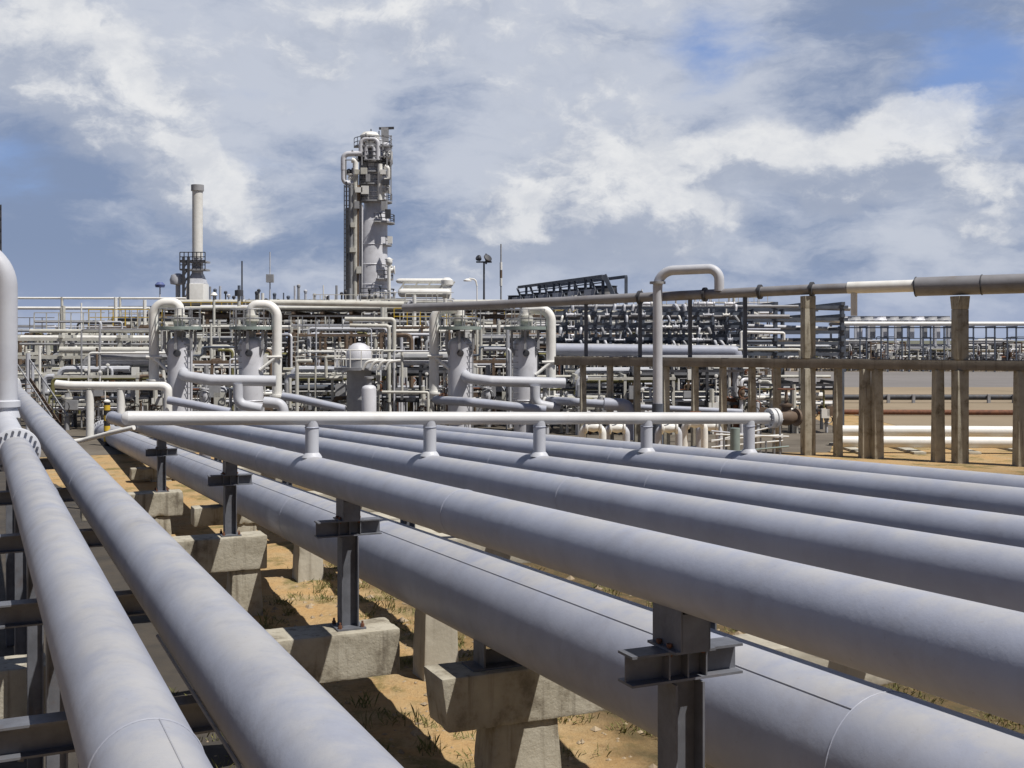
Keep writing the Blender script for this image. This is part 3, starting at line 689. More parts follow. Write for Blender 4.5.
# ------------------------------------------------------------------ separator vessels
def vessel(px, Y, side, lab, rpx=12.2, ytop=331, u_leg=26, yU=300, ylow=395, yarm=357):
    k = Y / F; c = P(px, 0, Y); c.z = 0; r = rpx * k
    rt = thing('separator_vessel', lab, 'vessel', c, 'separator vessels')
    zt = gz(ytop + 14, Y); zn0 = gz(331, Y)
    b = MB(); b.lathe([(r * .92, 0), (r * .92, .5), (r, .55), (r, zt), (r * .97, zt + r * .2), (r * .84, zt + r * .42), (r * .6, zt + r * .58), (r * .3, zt + r * .66), (r * .1, zt + r * .68)], c, Z, 36); b.build('shell', 'silver_cladding', rt)
    b = MB(); b.lathe([(r * .34, zt + r * .5), (r * .34, zn0)], c, Z, 20); b.build('neck', 'grey_paint', rt)
    for j in range(6):
        a = 2 * pi * (j + .5) / 6; q = c + Vector((cos(a) * r * 1.25, sin(a) * r * 1.25, 0)); b = MB(); b.bar(q + Z * (zt - .2), q + Z * zn0, .12, .12); b.bar(c + Vector((cos(a) * r * .98, sin(a) * r * .98, zt - .5)), q + Z * (zt - .1), .10, .10); b.build('platform_leg', 'grey_paint', rt)
    b = MB(); b.ring(c + Z * 1.6, Z, r, .03, 30, 6); b.build('insulation_band', 'silver_cladding', rt)
    # platform with rail
    zp = gz(328.5, Y); hw = r * 1.75
    b = MB(); n = 20
    b.lathe([(r * .36, 0), (hw, 0), (hw, .16), (r * .36, .16)], (c.x, c.y, zp - .06), Z, 24); pf = b.build('platform', 'green_grey', rt)
    for j in range(9):
        a = 2 * pi * j / 9; b = MB(); b.bar(c + Vector((cos(a) * hw * .96, sin(a) * hw * .96, zp + .1)), c + Vector((cos(a) * hw * .96, sin(a) * hw * .96, zp + .95)), .04, .04); b.build('rail_post', 'galvanised', pf)
    for hz in (.5, .95): b = MB(); b.ring(c + Z * (zp + hz), Z, hw * .96, .022, 20, 5); b.build('hand_rail', 'galvanised', pf)
    # nozzle with flanges and the goose neck
    nx_ = c.x + side * .02; zn = zp + .2
    b = MB(); b.lathe([(.26, 0), (.26, .25), (.40, .26), (.40, .36), (.26, .37), (.26, .45), (.38, .46), (.38, .55), (.24, .56)], (nx_, c.y, zn - .1), Z, 20); b.build('nozzle', 'cream_paint', rt)
    rl = 4.9 * k; xl = c.x + side * u_leg * k; zU = gz(yU + 4.9, Y)
    b = MB(); b.tube([(nx_, c.y, zn + .35), (nx_, c.y, zU), (xl, c.y, zU), (xl, c.y, gz(ylow, Y))], rl, 18, abs(xl - nx_) / 2 * .98, seg=12); gn = b.build('gooseneck', 'white_paint', rt)
    b = MB(); b.lathe([(rl * 1.5, -.05), (rl * 1.5, .05)], (xl, c.y, gz(ylow - 6, Y)), Z, 18); b.build('flange', 'white_paint', gn)
    # struts between the goose neck and the shell
    za = gz(yarm, Y)
    b = MB(); b.tube([(xl - side * -.3, c.y - .25, za), (xl - side * .45, c.y - .25, za)], .07, 8); b.build('strut', 'white_paint', gn)
    b = MB(); b.tube([(xl, c.y - .22, za), (c.x + side * r * .85, c.y - .35, za - .65)], .08, 8); b.build('strut', 'white_paint', gn)
    b = MB(); b.lathe([(.17, 0), (.17, .16), (.10, .17)], (c.x + .05, c.y - r + .02, gz(353, Y)), (0, -1, 0), 16); b.build('nozzle', 'dark_steel', rt)
    # ladder
    b = MB(); lx = c.x + (-side) * r * .75
    for q in (-.2, .2): b.bar((lx + q, c.y - r * .8, .3), (lx + q, c.y - r * .8, zp + 1.0), .05, .05)
    j = .5
    while j < zp + .9: b.bar((lx - .2, c.y - r * .8, j), (lx + .2, c.y - r * .8, j), .03, .03); j += .3
    b.build('ladder', 'galvanised', rt)
    return rt
vessel(180, 56, -1, 'leftmost pale upright separator vessel with its goose neck on the left', yU=298, ylow=386)
vessel(251, 57, 1, 'pale upright separator vessel with its goose neck on the right, second from the left', yU=300, ylow=402)
vessel(460, 57, -1, 'pale upright separator vessel just right of the domed vessel, goose neck on its left', yU=304, ylow=399, yarm=356)
vessel(525, 57.5, 1, 'rightmost pale upright separator vessel, its goose neck on the right', yU=304, ylow=402, yarm=362)

pp('transfer_pipe', 'thick pale transfer pipe with a tee, bending out of the leftmost separator vessel', 'pipe', 'pipe_grey_pale', 54.6, 5.4, [(184, 372, 1.2), (184, 376, -.3), (210, 380, -.5), (276, 381)], 9, n=18)
pp('drop_pipe', 'short thick pale drop leg below the left transfer pipe', 'pipe', 'pipe_grey_pale', 54.2, 5.0, [(238, 384), (238, 404), (262, 409)], 9, n=18)
pp('transfer_pipe', 'thick pale transfer pipe with a tee between the two right separator vessels', 'pipe', 'pipe_grey_pale', 55.6, 5.2, [(466, 375, 1.2), (466, 378, -.3), (490, 381, -.5), (565, 383)], 9, n=18)
pp('drop_pipe', 'short thick pale drop leg below the right transfer pipe', 'pipe', 'pipe_grey_pale', 55.2, 5.0, [(535, 386), (535, 404), (560, 409)], 9, n=18)
pp('gathering_pipe', 'grey sloping pipe from the foot of the third goose neck to the right', 'pipe', 'pipe_grey', 53, 4.6, [(436, 400, 3), (470, 402), (546, 410)], 4, n=16)
pp('gathering_pipe', 'grey sloping pipe from the foot of the rightmost goose neck to the fat elbow', 'pipe', 'pipe_grey', 53, 4.2, [(549, 400, 3.5), (575, 402), (618, 405)], 4, n=16)
pp('elbow_pipe', 'fat grey elbow dipping down behind the header, below the trestle', 'pipe', 'pipe_grey', 50, 6.4, [(604, 404), (629, 405), (629, 440)], 8, n=18)
pp('gathering_pipe', 'thin grey pipe running on right from the fat elbow', 'pipe', 'pipe_grey', 51.5, 3.0, [(636, 407), (700, 410), (742, 412)], 0)
pp('gathering_pipe', 'grey pipe with an end elbow at the foot of the second goose neck', 'pipe', 'pipe_grey_pale', 52, 5.4, [(264, 402), (283, 404), (284, 430)], 8, n=16)
pp('gathering_pipe', 'grey pipe dropping right from between the left vessels toward the domed vessel', 'pipe', 'pipe_grey', 54, 4.0, [(282, 396), (300, 399), (345, 409)], 0)
pp('collector_pipe', 'white collector pipe low at the left, ending at the leftmost goose neck', 'pipe', 'white_paint', 54, 4.2, [(56, 384), (70, 385.5), (110, 386), (166, 386)], 3, n=16)
for x, lb in ((90, 'white pipe pedestal under the white collector pipe, the one farther left'), (121, 'white pipe pedestal under the white collector pipe, the one nearer the vessel')):
    o = pp('pedestal', lb, 'pipe support', 'white_paint', 54.0, 3.9, [(x, 390), (x, gy(54))], 0, 'white pedestals of the collector pipe')
pp('collector_pipe', 'white drop leg with an elbow at the base of the leftmost goose neck', 'pipe', 'white_paint', 53.5, 4.2, [(160, 386), (168, 387), (168, 425)], 5, n=16)
pp('collector_pipe', 'second grey pipe crossing in front of the leftmost vessel foot', 'pipe', 'pipe_grey', 53, 4.2, [(168, 400), (190, 404), (230, 412)], 0, n=16)

# domed vessel with its ring platform, and the small drum before it
c = P(359, 0, 57); c.z = 0
rt = thing('domed_vessel', 'wide vessel with a round silver dome and ring platform, between the vessel pairs', 'vessel', c)
k = 57 / F; r = 13 * k; zt = gz(357, 57)
b = MB(); b.lathe([(r, zt - .1), (r, zt), (r * .94, zt + r * .42), (r * .75, zt + r * .80), (r * .45, zt + r * 1.02), (r * .12, zt + r * 1.1)], c, Z, 30); b.build('dome', 'silver_cladding', rt)
b = MB(); b.lathe([(r * .95, 0), (r * .95, zt - .11)], c, Z, 30); b.build('shell', 'grey_paint', rt)
b = MB(); b.lathe([(r * 1.0, 0), (r * 1.9, 0), (r * 1.9, .14), (r * 1.0, .14)], c + Z * gz(370, 57), Z, 24); pf = b.build('platform', 'galvanised', rt)
for j in range(14):
    a = 2 * pi * j / 14; b = MB(); q = c + Vector((cos(a) * r * 1.85, sin(a) * r * 1.85, gz(370, 57))); b.bar(q + Z * .14, q + Z * 1.0, .045, .045); b.build('rail_post', 'white_paint', pf)
for hz in (.55, 1.0): b = MB(); b.ring(c + Z * (gz(370, 57) + hz), Z, r * 1.85, .028, 24, 5); b.build('hand_rail', 'white_paint', pf)
for j in range(4):
    b = MB(); x = c.x + (.35 + j * .36); b.tube([(x, c.y - r * 1.95, gz(369, 57)), (x + .2, c.y - r * 2.0, gz(361, 57)), (x + .75, c.y - r * 1.9, gz(360, 57))], .07, 8, .3); b.build('pipe', 'white_paint', rt)
c = P(369, 0, 53); c.z = 0; r = 7.4 * 53 / F; zt = gz(389, 53)
rt = thing('small_drum', 'small round-topped grey drum standing in front of the domed vessel', 'vessel', c)
b = MB(); b.lathe([(r, 0), (r, zt), (r * .9, zt + r * .3), (r * .6, zt + r * .5), (r * .15, zt + r * .58)], c, Z, 24); b.build('shell', 'silver_cladding', rt)
b = MB(); b.lathe([(.12, 0), (.12, .3), (.22, .31), (.22, .4)], c + Z * (zt + r * .5), Z, 14); b.build('nozzle', 'grey_paint', rt)

# white portal pipes
pp('portal_pipe', 'outer of two nested cream pipes turning down right of the domed vessel', 'pipe', 'cream_paint', 60, 2.2, [(345, 319), (394, 319.5), (394, 408)], 3)
pp('portal_pipe', 'inner of two nested cream pipes turning down right of the domed vessel', 'pipe', 'cream_paint', 59.5, 1.9, [(350, 325.5), (389, 326), (389, 402)], 3)
pp('portal_pipe', 'cream pipe bent down left of the domed vessel, the outer one', 'pipe', 'cream_paint', 58, 1.7, [(346, 357), (326, 357), (326, 378), (342, 378)], 2)
pp('standpipe', 'cream standpipe with a horizontal arm between second vessel and domed vessel', 'pipe', 'cream_paint', 56, 1.9, [(312, 361), (297, 361), (297, 412)], 2)
pp('standpipe', 'short cream standpipe beside the second goose neck', 'pipe', 'cream_paint', 55, 1.6, [(290, 378), (290, 408)], 0)
pp('portal_pipe', 'cream pipe frame low in front of the two nested pipes', 'pipe', 'cream_paint', 55, 1.4, [(382, 392), (428, 392.5), (428, 414)], 1.5)
pp('portal_pipe', 'pale pipe running right from the nested pipes at rail height', 'pipe', 'cream_paint', 58.5, 1.4, [(372, 351), (402, 351), (402, 400)], 1.5)

# ------------------------------------------------------------------ concrete trestle and its pipes
def T_at(px):
    q = (px - 512) / F; s = (16.75 - 43 * q) / (4.91 + 3 * q); return Vector((16.75 - 4.91 * s, 43 + 3 * s, 0))
tdir = Vector((4.91, -3, 0)).normalized(); tn = Vector((-tdir.y, tdir.x, 0))
RC = Matrix.Rotation(R(-48), 3, 'Z'); cx, cn = RC @ tdir, RC @ tn
c0 = T_at(808)
tr_ = thing('pipe_trestle', 'long concrete trestle with two tall columns and a level beam, at the right', 'trestle', c0)
zb1, zb0 = 3.86, 3.47
b = MB(); a0, a1 = T_at(556), T_at(1560)
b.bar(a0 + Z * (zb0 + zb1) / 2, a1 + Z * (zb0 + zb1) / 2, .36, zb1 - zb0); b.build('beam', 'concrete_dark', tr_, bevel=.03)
def ptz(px):   # axis height of the trestle pipe
    tb = [(300, 6.1), (480, 6.23), (620, 6.42), (808, 6.62), (960, 6.66), (1100, 6.70)]
    for (x0, z0), (x1, z1) in zip(tb, tb[1:]):
        if px <= x1: return z0 + (z1 - z0) * (px - x0) / (x1 - x0)
    return tb[-1][1]
for px, zt in ((1330, ptz(1330) - .42), (960, ptz(960) - .42), (808, ptz(808) - .26)):
    q = T_at(px); b = MB(); w_ = .23
    def sq(z, e): return [q + cx * (sx * e) + cn * (sy * w_) + Z * z for sx, sy in ((-1, -1), (1, -1), (1, 1), (-1, 1))]
    b.hexa(sq(-.2, w_) + sq(zb0 - .004, w_)); b.build('column', 'concrete', tr_, bevel=.03)
    b = MB(); b.hexa(sq(zb1 + .004, w_ * .95) + sq(zt - .5, w_ * .95)); b.hexa(sq(zt - .497, w_ * .95) + sq(zt, w_ * (1.35 if px > 900 else 1.0))); b.build('column', 'concrete', tr_, bevel=.02)
for px in (1500, 1400, 1310, 1220, 1110, 1020, 938, 877, 865, 838, 777, 752, 723, 695, 666, 637, 610, 583):
    q = T_at(px); b = MB(); w_ = .135 if px < 860 else .18
    def sq(z, e): return [q + cx * (sx * e) + cn * (sy * e) + Z * z for sx, sy in ((-1, -1), (1, -1), (1, 1), (-1, 1))]
    b.hexa(sq(-.2, w_ * 1.1) + sq(zb0 - .004, w_ * .9)); b.build('column', 'concrete', tr_, bevel=.02)
b = MB(); b.tube([T_at(px) + Z * ptz(px) for px in (404, 480, 560, 620, 700, 808, 916)], .205, 22)
tp = b.build('trestle_pipe', 'dark_cladding', None, c0); tag(tp, 'long dark pipe along the top of the concrete trestle, fat at its right end', 'pipe')
b = MB(); b.tube([T_at(px) + Z * (ptz(px) + .02) for px in (848, 880, 914)], .232, 24); b.build('bare_section', 'white_paint', tp)
b = MB(); b.tube([T_at(px) + Z * (ptz(px) - .02) for px in (916, 980, 1100, 1300, 1560)], .36, 28); b.build('cladding', 'dark_cladding', tp)
for px in (916, 982, 1100, 1240, 1380): b = MB(); q = T_at(px) + Z * (ptz(px) - .02); b.ring(q, tdir, .365, .025, 28, 6); b.build('band', 'dark_steel', tp)
for px in (640, 705, 760, 812): b = MB(); q = T_at(px) + Z * ptz(px); b.lathe([(.30, -.06), (.30, .06)], q, tdir, 20); b.build('flange', 'dark_steel', tp)
for px in (586, 640, 690, 745):
    q = T_at(px); b = MB(); b.bar(q + Z * (zb1 + .004), q + Z * (ptz(px) - .2), .16, .16); b.build('post', 'blue_grey_steel', tr_)
q = T_at(854) + tn * 1.5; b = MB(); b.tube([T_at(854) + Z * (ptz(854) - .2), T_at(854) + Z * 5.55], .13, 12); b.build('branch_pipe', 'white_paint', tp)
# expansion loop
q1, q2 = T_at(656), T_at(719); b = MB()
b.tube([Vector((q1.x, q1.y - .55, 1.9)), Vector((q1.x, q1.y - .55, gz(272.5, 50))), Vector((q2.x, q2.y - .05, gz(268.5, 48))), Vector((q2.x, q2.y - .05, ptz(719) + .12))], .205, 20, .7, seg=9)
lp = b.build('loop_pipe', 'pipe_grey_pale', None, (q1.x, q1.y, 0)); tag(lp, 'pipe loop rising above the trestle pipe and bending back down to it', 'pipe loop')
b = MB(); b.lathe([(.34, -.05), (.34, .05)], Vector((q1.x, q1.y - .55, gz(284, 50))), Z, 20); b.build('flange', 'grey_paint', lp)
b = MB(); b.tube([Vector((q1.x, q1.y - .55, 1.9)), Vector((q1.x, q1.y - .55, -.1))], .24, 16); b.build('lower_leg', 'blue_grey_steel', lp)
pp('beige_pipe', 'bright cream pipe along the top of the plant, between second vessel and trestle pipe', 'pipe', 'cream_paint', 57.5, 3.0, [(270, 302.5), (404, 304.5)], 0, n=14)

# manifold rack behind the trestle
def rack(name, label, cat, m, px0, px1, Y, dep, levels, nb, base=0.0, post=.16, beam=.18, deck=None, group=None, lean=0):
    x0, x1 = gx(px0, Y), gx(px1, Y); rt = thing(name, label, cat, ((x0 + x1) / 2, Y, 0), group); top = max(levels)
    for i in range(nb + 1):
        x = x0 + (x1 - x0) * i / nb
        for yy in (Y, Y + dep):
            b = MB(); b.bar((x, yy, base - .1), (x, yy, top), post, post); b.build('post', m, rt)
        for z in levels:
            b = MB(); b.bar((x, Y - .25, z - beam / 2), (x, Y + dep + .25, z - beam / 2), post * .98, beam); b.build('cross_beam', m, rt)
    for z in levels:
        for yy in (Y - .02, Y + dep + .02):
            b = MB(); b.bar((x0 - .3, yy, z - beam * 1.55), (x1 + .3, yy, z - beam * 1.55), post * 1.1, beam * .95); b.build('beam', m, rt)
    if deck is not None:
        b = MB(); b.box(((x0 + x1) / 2, Y + dep / 2, deck + .03), (x1 - x0, dep, .05)); b.build('deck', m, rt)
    return rt
Yr = 60
rack('manifold_rack', 'dark blue-grey steel rack with three levels of piping behind the trestle', 'pipe rack', 'blue_grey_steel', 552, 742, Yr, 5, [gz(346, Yr), gz(334, Yr), gz(322, Yr), gz(309, Yr)], 13, post=.13, beam=.16)
wz = [('top', 307.5), ('second', 318.5), ('third', 330.5), ('lowest', 343.5)]
for j, (nm, yy) in enumerate(wz):
    for q in range(3):
        Yq = Yr + .35 + q * 1.9; r_ = [.07, .11, .06, .09][(q + j) % 4]; x0, x1 = gx(548 + q * 4, Yr), gx(800 - q * 16 - j * 9, Yr); z = gz(yy, Yr) + r_
        mm = ['grey_paint', 'dark_cladding', 'pipe_grey', 'blue_grey_steel'][(q * 2 + j) % 4]
        b = MB(); b.tube([(x0, Yq, z), (x1, Yq, z)], r_, 12); o = b.build('rack_pipe', mm, None, (x0, Yq, 0))
        tag(o, f'{["front","middle","rear"][q]} pipe on the {nm} level of the dark blue-grey rack behind the trestle', 'pipe', 'pipes on the dark blue-grey rack')
for j, (nm, yy) in enumerate(wz):
    k_ = 0; px = 553
    while px < 738:
        if rg.random() < .8:
            x = gx(px, Yr - .4); hh = rg.uniform(.13, .27); ww = rg.uniform(.2, .6)
            if rg.random() < .5:
                b = MB(); b.lathe([(hh * .55, -ww * .5), (hh * .55, -ww * .4), (hh * .32, -ww * .35), (hh * .45, 0), (hh * .32, ww * .35), (hh * .55, ww * .4), (hh * .55, ww * .5)], (x, Yr - .45, gz(yy, Yr) + .18), (1, 0, 0), 10); b.tube([(x, Yr - .45, gz(yy, Yr) + .2), (x + rg.uniform(-.1, .1), Yr - .45, gz(yy, Yr) + .5)], .04, 6)
            else:
                b = MB(); b.tube([(x, Yr + .3, gz(yy, Yr) + .1), (x, Yr - .45, gz(yy, Yr) + .12), (x + rg.uniform(-.12, .2), Yr - .45, gz(yy, Yr) - .18)], hh * .33, 8, .15)
            o = b.build('valve', rg.choice(['white_paint', 'grey_paint', 'silver_cladding', 'pipe_grey_pale', 'pipe_grey_pale']), None, (x, Yr - .45, gz(yy, Yr)))
            tag(o, f'small pale valve fitting in the row on the {nm} level of the dark blue-grey rack', 'valve', f'valve fittings on the {nm} rack level')
        px += rg.uniform(6, 12)
pp('silver_pipe', 'fat grey pipe under the dark blue-grey rack, turning down at its right end', 'pipe', 'pipe_grey', 58, 6.2, [(556, 349.5), (730, 351.5), (736, 352), (737, 412)], 8, n=20)

# steel framework right of the rack, behind the tall trestle column
rack('portal_rack', 'open dark steel frame of pipe portals behind the taller left trestle column', 'pipe rack', 'blue_grey_steel', 742, 842, 62, 6, [gz(349, 62), gz(338, 62), gz(327, 62), gz(314, 62), gz(302, 62)], 3, post=.2, beam=.18)
for j, (yy, m_, lb) in enumerate(((309, 'grey_paint', 'topmost'), (321, 'white_paint', 'second'), (329, 'pipe_grey_pale', 'third'), (342, 'white_paint', 'lowest'))):
    pp('frame_pipe', f'{lb} of the four pale pipes slung in the open steel frame behind the trestle column', 'pipe', m_, 63 + j * .7, 2.0, [(738 + j * 5, yy - 3), (850 - j * 6, yy)], 0, 'pale pipes in the open steel frame')
pp('frame_pipe', 'cream pipe bent down in front of the open steel frame', 'pipe', 'cream_paint', 57.5, 1.4, [(738, 349.5), (800, 349.8), (800, 420)], 2)
pp('frame_pipe', 'white square pipe loop in front of the open steel frame', 'pipe', 'white_paint', 58.5, 1.4, [(741, 348), (741, 332), (784, 333), (784, 340)], 1.5)

# ------------------------------------------------------------------ tall items on the skyline
# fractionating column
Yc = 150; c = P(373, 0, Yc); c.z = 0; k = Yc / F
rt = thing('fractionating_column', 'tall silver distillation column with platforms and looping side pipes', 'column', c)
z1, z2 = gz(222, Yc), gz(212, Yc); zt = gz(152, Yc); rA, rB = 14.5 * k, 11 * k
b = MB(); b.lathe([(rA, 0), (rA, z1), (rA * .99, z1 + .1)], c, Z, 32); b.build('lower_shell', 'silver_cladding', rt)
for j in range(6): b = MB(); b.ring(c + Z * (4 + j * 2.6), Z, rA, .07, 32, 6); b.build('cladding_band', 'silver_cladding', rt)
b = MB(); b.lathe([(rA, z1 + .1), (rB, z2 + .6), (rB, zt), (rB * .9, zt + .6), (rB * .5, zt + 1.1), (rB * .1, zt + 1.2)], c + Vector((.25, 0, 0)), Z, 28); b.build('upper_shell', 'silver_cladding', rt)
b = MB(); b.lathe([(5.2 * k, gz(203, Yc)), (5.2 * k, gz(150, Yc)), (3 * k, gz(147, Yc))], c + Vector((-1.05, -.75, 0)), Z, 20); b.build('inner_shell', 'grey_paint', rt)
def plat(zz, r0, r1, a0, a1, rail=True):
    b = MB(); n = 14; vs_ = []
    for i in range(n + 1):
        a = a0 + (a1 - a0) * i / n
        for rr, h in ((r0, 0), (r1, 0), (r1, .16), (r0, .16)): vs_.append((c.x + cos(a) * rr, c.y + sin(a) * rr, zz + h))
    b.add(vs_, [(i * 4 + q, i * 4 + (q + 1) % 4, (i + 1) * 4 + (q + 1) % 4, (i + 1) * 4 + q) for i in range(n) for q in range(4)] + [(3, 2, 1, 0), (n * 4, n * 4 + 1, n * 4 + 2, n * 4 + 3)])
    pf = b.build('platform', 'grey_paint', rt)
    if rail:
        for hz in (.6, 1.15):
            b = MB(); b.tube([(c.x + cos(a0 + (a1 - a0) * i / n) * r1 * .98, c.y + sin(a0 + (a1 - a0) * i / n) * r1 * .98, zz + hz) for i in range(n + 1)], .05, 5); b.build('hand_rail', 'dark_steel', pf)
        for i in range(0, n + 1, 2):
            a = a0 + (a1 - a0) * i / n; b = MB(); b.bar((c.x + cos(a) * r1 * .98, c.y + sin(a) * r1 * .98, zz + .16), (c.x + cos(a) * r1 * .98, c.y + sin(a) * r1 * .98, zz + 1.15), .07, .07); b.build('rail_post', 'dark_steel', pf)
plat(gz(224, Yc), rA * .9, rA * 1.5, R(-80), R(40)); plat(gz(203, Yc), rB * .9, rB * 1.75, R(-150), R(60)); plat(gz(163, Yc), rB * .9, rB * 1.8, R(-110), R(60))
plat(gz(148, Yc), .2, rB * 1.75, R(-180), R(120)); plat(gz(280, Yc), rA * .9, rA * 1.4, R(-70), R(60)); plat(gz(298, Yc), rA * .9, rA * 1.5, R(-180), R(60))
for (mm, rr, pts, bd) in [('silver_cladding', .32, [(361, 152), (361, 139), (378, 139), (378, 160), ], 5), ('silver_cladding', .36, [(343.5, 170), (343.5, 154), (362, 153.5)], 5), ('silver_cladding', .32, [(343.5, 168), (343.5, 183), (354, 183.5)], 5),
                          ('white_paint', .36, [(352, 160), (355.5, 161), (355.5, 178)], 3), ('grey_paint', .3, [(351.5, 182), (351.5, 300)], 0), ('cream_paint', .38, [(355.5, 176), (355.5, 300)], 0), ('silver_cladding', .3, [(361, 205), (360, 300)], 0),
                          ('silver_cladding', .28, [(366, 160), (366, 146), (374, 145.5), (374, 161)], 3), ('white_paint', .32, [(380, 164), (380, 200)], 0), ('white_paint', .3, [(385, 166), (389, 169), (389, 178), (383, 182)], 3), ('dark_steel', .42, [(348.5, 208), (348.5, 300)], 0), ('brown_paint', .3, [(358, 185), (358, 300)], 0)]:
    b = MB(); b.tube([P(x, y, Yc - 2.2) for x, y in pts], rr, 12, bd * k); b.build('side_pipe', mm, rt)
b = MB(); b.lathe([(1.05, 0), (1.25, .3), (1.25, 1.2), (.9, 1.6)], P(370, 145, Yc - 1.2), Z, 18); b.build('condenser', 'white_paint', rt)
b = MB(); b.box(P(385, 141, Yc), (.9, .9, 3.4)); b.build('hoist_frame', 'grey_paint', rt)
b = MB(); b.bar(P(379, 128.5, Yc), P(394, 128, Yc), .25, .3); b.build('hoist_beam', 'dark_steel', rt)
for x, y0, y1 in ((364, 147, 132), (371, 147, 129), (379, 147, 131)): b = MB(); b.bar(P(x, y0, Yc - 1), P(x, y1, Yc - 1), .12, .12); b.build('mast', 'dark_steel', rt)
for j, (x, y) in enumerate(((349, 172), (351, 178), (388, 156), (384, 160), (386, 190), (382, 196), (362, 158), (389, 263), (391, 270))):
    b = MB(); q = P(x, y, Yc - 1.8); b.lathe([(.55, -.5), (.55, -.4), (.3, -.3), (.45, 0), (.3, .3), (.55, .4), (.55, .5)], q, Z if j % 2 else (1, 0, 0), 12); b.build('valve', 'white_paint' if j % 3 else 'dark_steel', rt)
b = MB()
for q in (-.3, .3): b.bar(P(349 , 300, Yc - 3) + Vector((q - .3, 0, 0)), P(349, 185, Yc - 3) + Vector((q - .3, 0, 0)), .12, .12)
zz = gz(300, Yc)
while zz < gz(186, Yc): b.bar(P(349, 0, Yc - 3) * 1 + Vector((-.6, 0, zz - P(349, 0, Yc - 3).z)), P(349, 0, Yc - 3) + Vector((0, 0, zz - P(349, 0, Yc - 3).z)), .09, .09); zz += .6
b.build('ladder', 'dark_steel', rt)
# the crowded head of the column: second platform ring, ducts, valves, cages
for (x, y, hh, rr, mm) in ((378, 148, 2.2, .75, 'pipe_grey_pale'), (368, 150, 3.0, .45, 'grey_paint'), (386, 152, 2.4, .5, 'silver_cladding'), (374, 143, 1.2, .9, 'white_paint'), (390, 158, 2.0, .35, 'grey_paint')):
    b = MB(); q = P(x, y, Yc - .4); b.lathe([(rr * .6, -hh / 2), (rr, -hh / 2 + .2), (rr, hh / 2 - .2), (rr * .6, hh / 2)], q, Z, 14); b.build('drum', mm, rt)
for (x0, y0, x1, y1) in ((360, 136, 392, 136), (360, 146, 393, 146), (361, 156, 391, 157), (362, 136, 362, 165), (391, 136, 391, 200), (387, 150, 387, 210), (366, 133, 366, 150), (383, 133, 383, 150), (360, 136, 370, 146), (392, 146, 383, 157), (343, 160, 358, 160), (345, 187, 358, 187), (346, 160, 346, 187), (352, 150, 358, 160)):
    b = MB(); b.bar(P(x0, y0, Yc - 2.4), P(x1, y1, Yc - 2.4), .14, .14); b.build('cage_bar', 'grey_paint', rt)
plat(gz(186, Yc), rB * .9, rB * 1.5, R(-140), R(50)); plat(gz(174, Yc), rB * .9, rB * 1.6, R(-100), R(60)); plat(gz(246, Yc), rA * .95, rA * 1.3, R(-40), R(40))
for (x, y) in ((364, 171), (368, 178), (365, 190), (383, 172), (386, 182), (384, 206), (357, 172), (359, 190), (357, 205), (353, 225), (353, 250), (359, 270), (390, 240), (388, 214)):
    b = MB(); q = P(x, y, Yc - 2.6); b.box(q, (rg.uniform(.5, 1.0), .5, rg.uniform(.5, 1.2))); b.build('junction_box', rg.choice(['white_paint', 'cream_paint', 'dark_steel', 'grey_paint']), rt)
# structural legs below the bundle
for x in (346.5, 361): b = MB(); q = P(x, 0, Yc - 2.5); b.bar((q.x, q.y, -.1), (q.x, q.y, gz(184 if x < 350 else 205, Yc)), .2, .2); b.build('post', 'dark_steel', rt)

# heater stack
Ys = 140; c = P(197.5, 0, Ys); c.z = 0; k = Ys / F
rt = thing('heater_stack', 'slim pale chimney stack on a white fired heater, left of the column', 'chimney', c)
b = MB(); b.lathe([(5.2 * k, gz(258, Ys)), (5.2 * k, gz(188, Ys))], c, Z, 24); b.build('stack_pipe', 'white_paint', rt)
b = MB(); b.lathe([(6.3 * k, gz(191, Ys)), (6.3 * k, gz(185, Ys)), (4.8 * k, gz(185, Ys)), (4.8 * k, gz(189, Ys))], c, Z, 24); b.build('stack_rim', 'grey_paint', rt)
def frus(b, z0, z1, h0, h1, dd_): b.hexa([(c.x + sx * h0, c.y + sy * h0 * dd_, z0) for sx, sy in ((-1, -1), (1, -1), (1, 1), (-1, 1))] + [(c.x + sx * h1, c.y + sy * h1 * dd_, z1) for sx, sy in ((-1, -1), (1, -1), (1, 1), (-1, 1))])
b = MB(); frus(b, 0, gz(284, Ys), 8.8 * k, 8.8 * k, 1.2); b.build('heater_box', 'white_paint', rt, bevel=.1)
b = MB(); frus(b, gz(284, Ys) + .01, gz(274, Ys), 8.4 * k, 5.0 * k, 1.0); frus(b, gz(274, Ys) + .01, gz(257, Ys), 4.6 * k, 4.2 * k, 1.0); b.build('flue_hood', 'pipe_grey_pale', rt)
for yy in (270, 262):
    b = MB(); z = gz(yy, Ys); b.box((c.x - 2.5 * k, c.y, z), (26 * k, 18 * k, .2)); pf = b.build('platform', 'grey_paint', rt)
    for hz in (.55, 1.1):
        b = MB(); b.bar((c.x - 15 * k, c.y - 9 * k, z + hz), (c.x + 10 * k, c.y - 9 * k, z + hz), .1, .1); b.build('hand_rail', 'dark_steel', pf)
    for j in range(7): b = MB(); x = c.x - 15 * k + j * 25 * k / 6; b.bar((x, c.y - 9 * k, z + .1), (x, c.y - 9 * k, z + 1.1), .1, .1); b.build('rail_post', 'dark_steel', pf)
for x in (183.5, 188.5): b = MB(); q = P(x, 0, Ys - 1.2); b.bar((q.x, q.y, -.1), (q.x, q.y, gz(258, Ys)), .28, .28); b.build('post', 'dark_steel', rt)
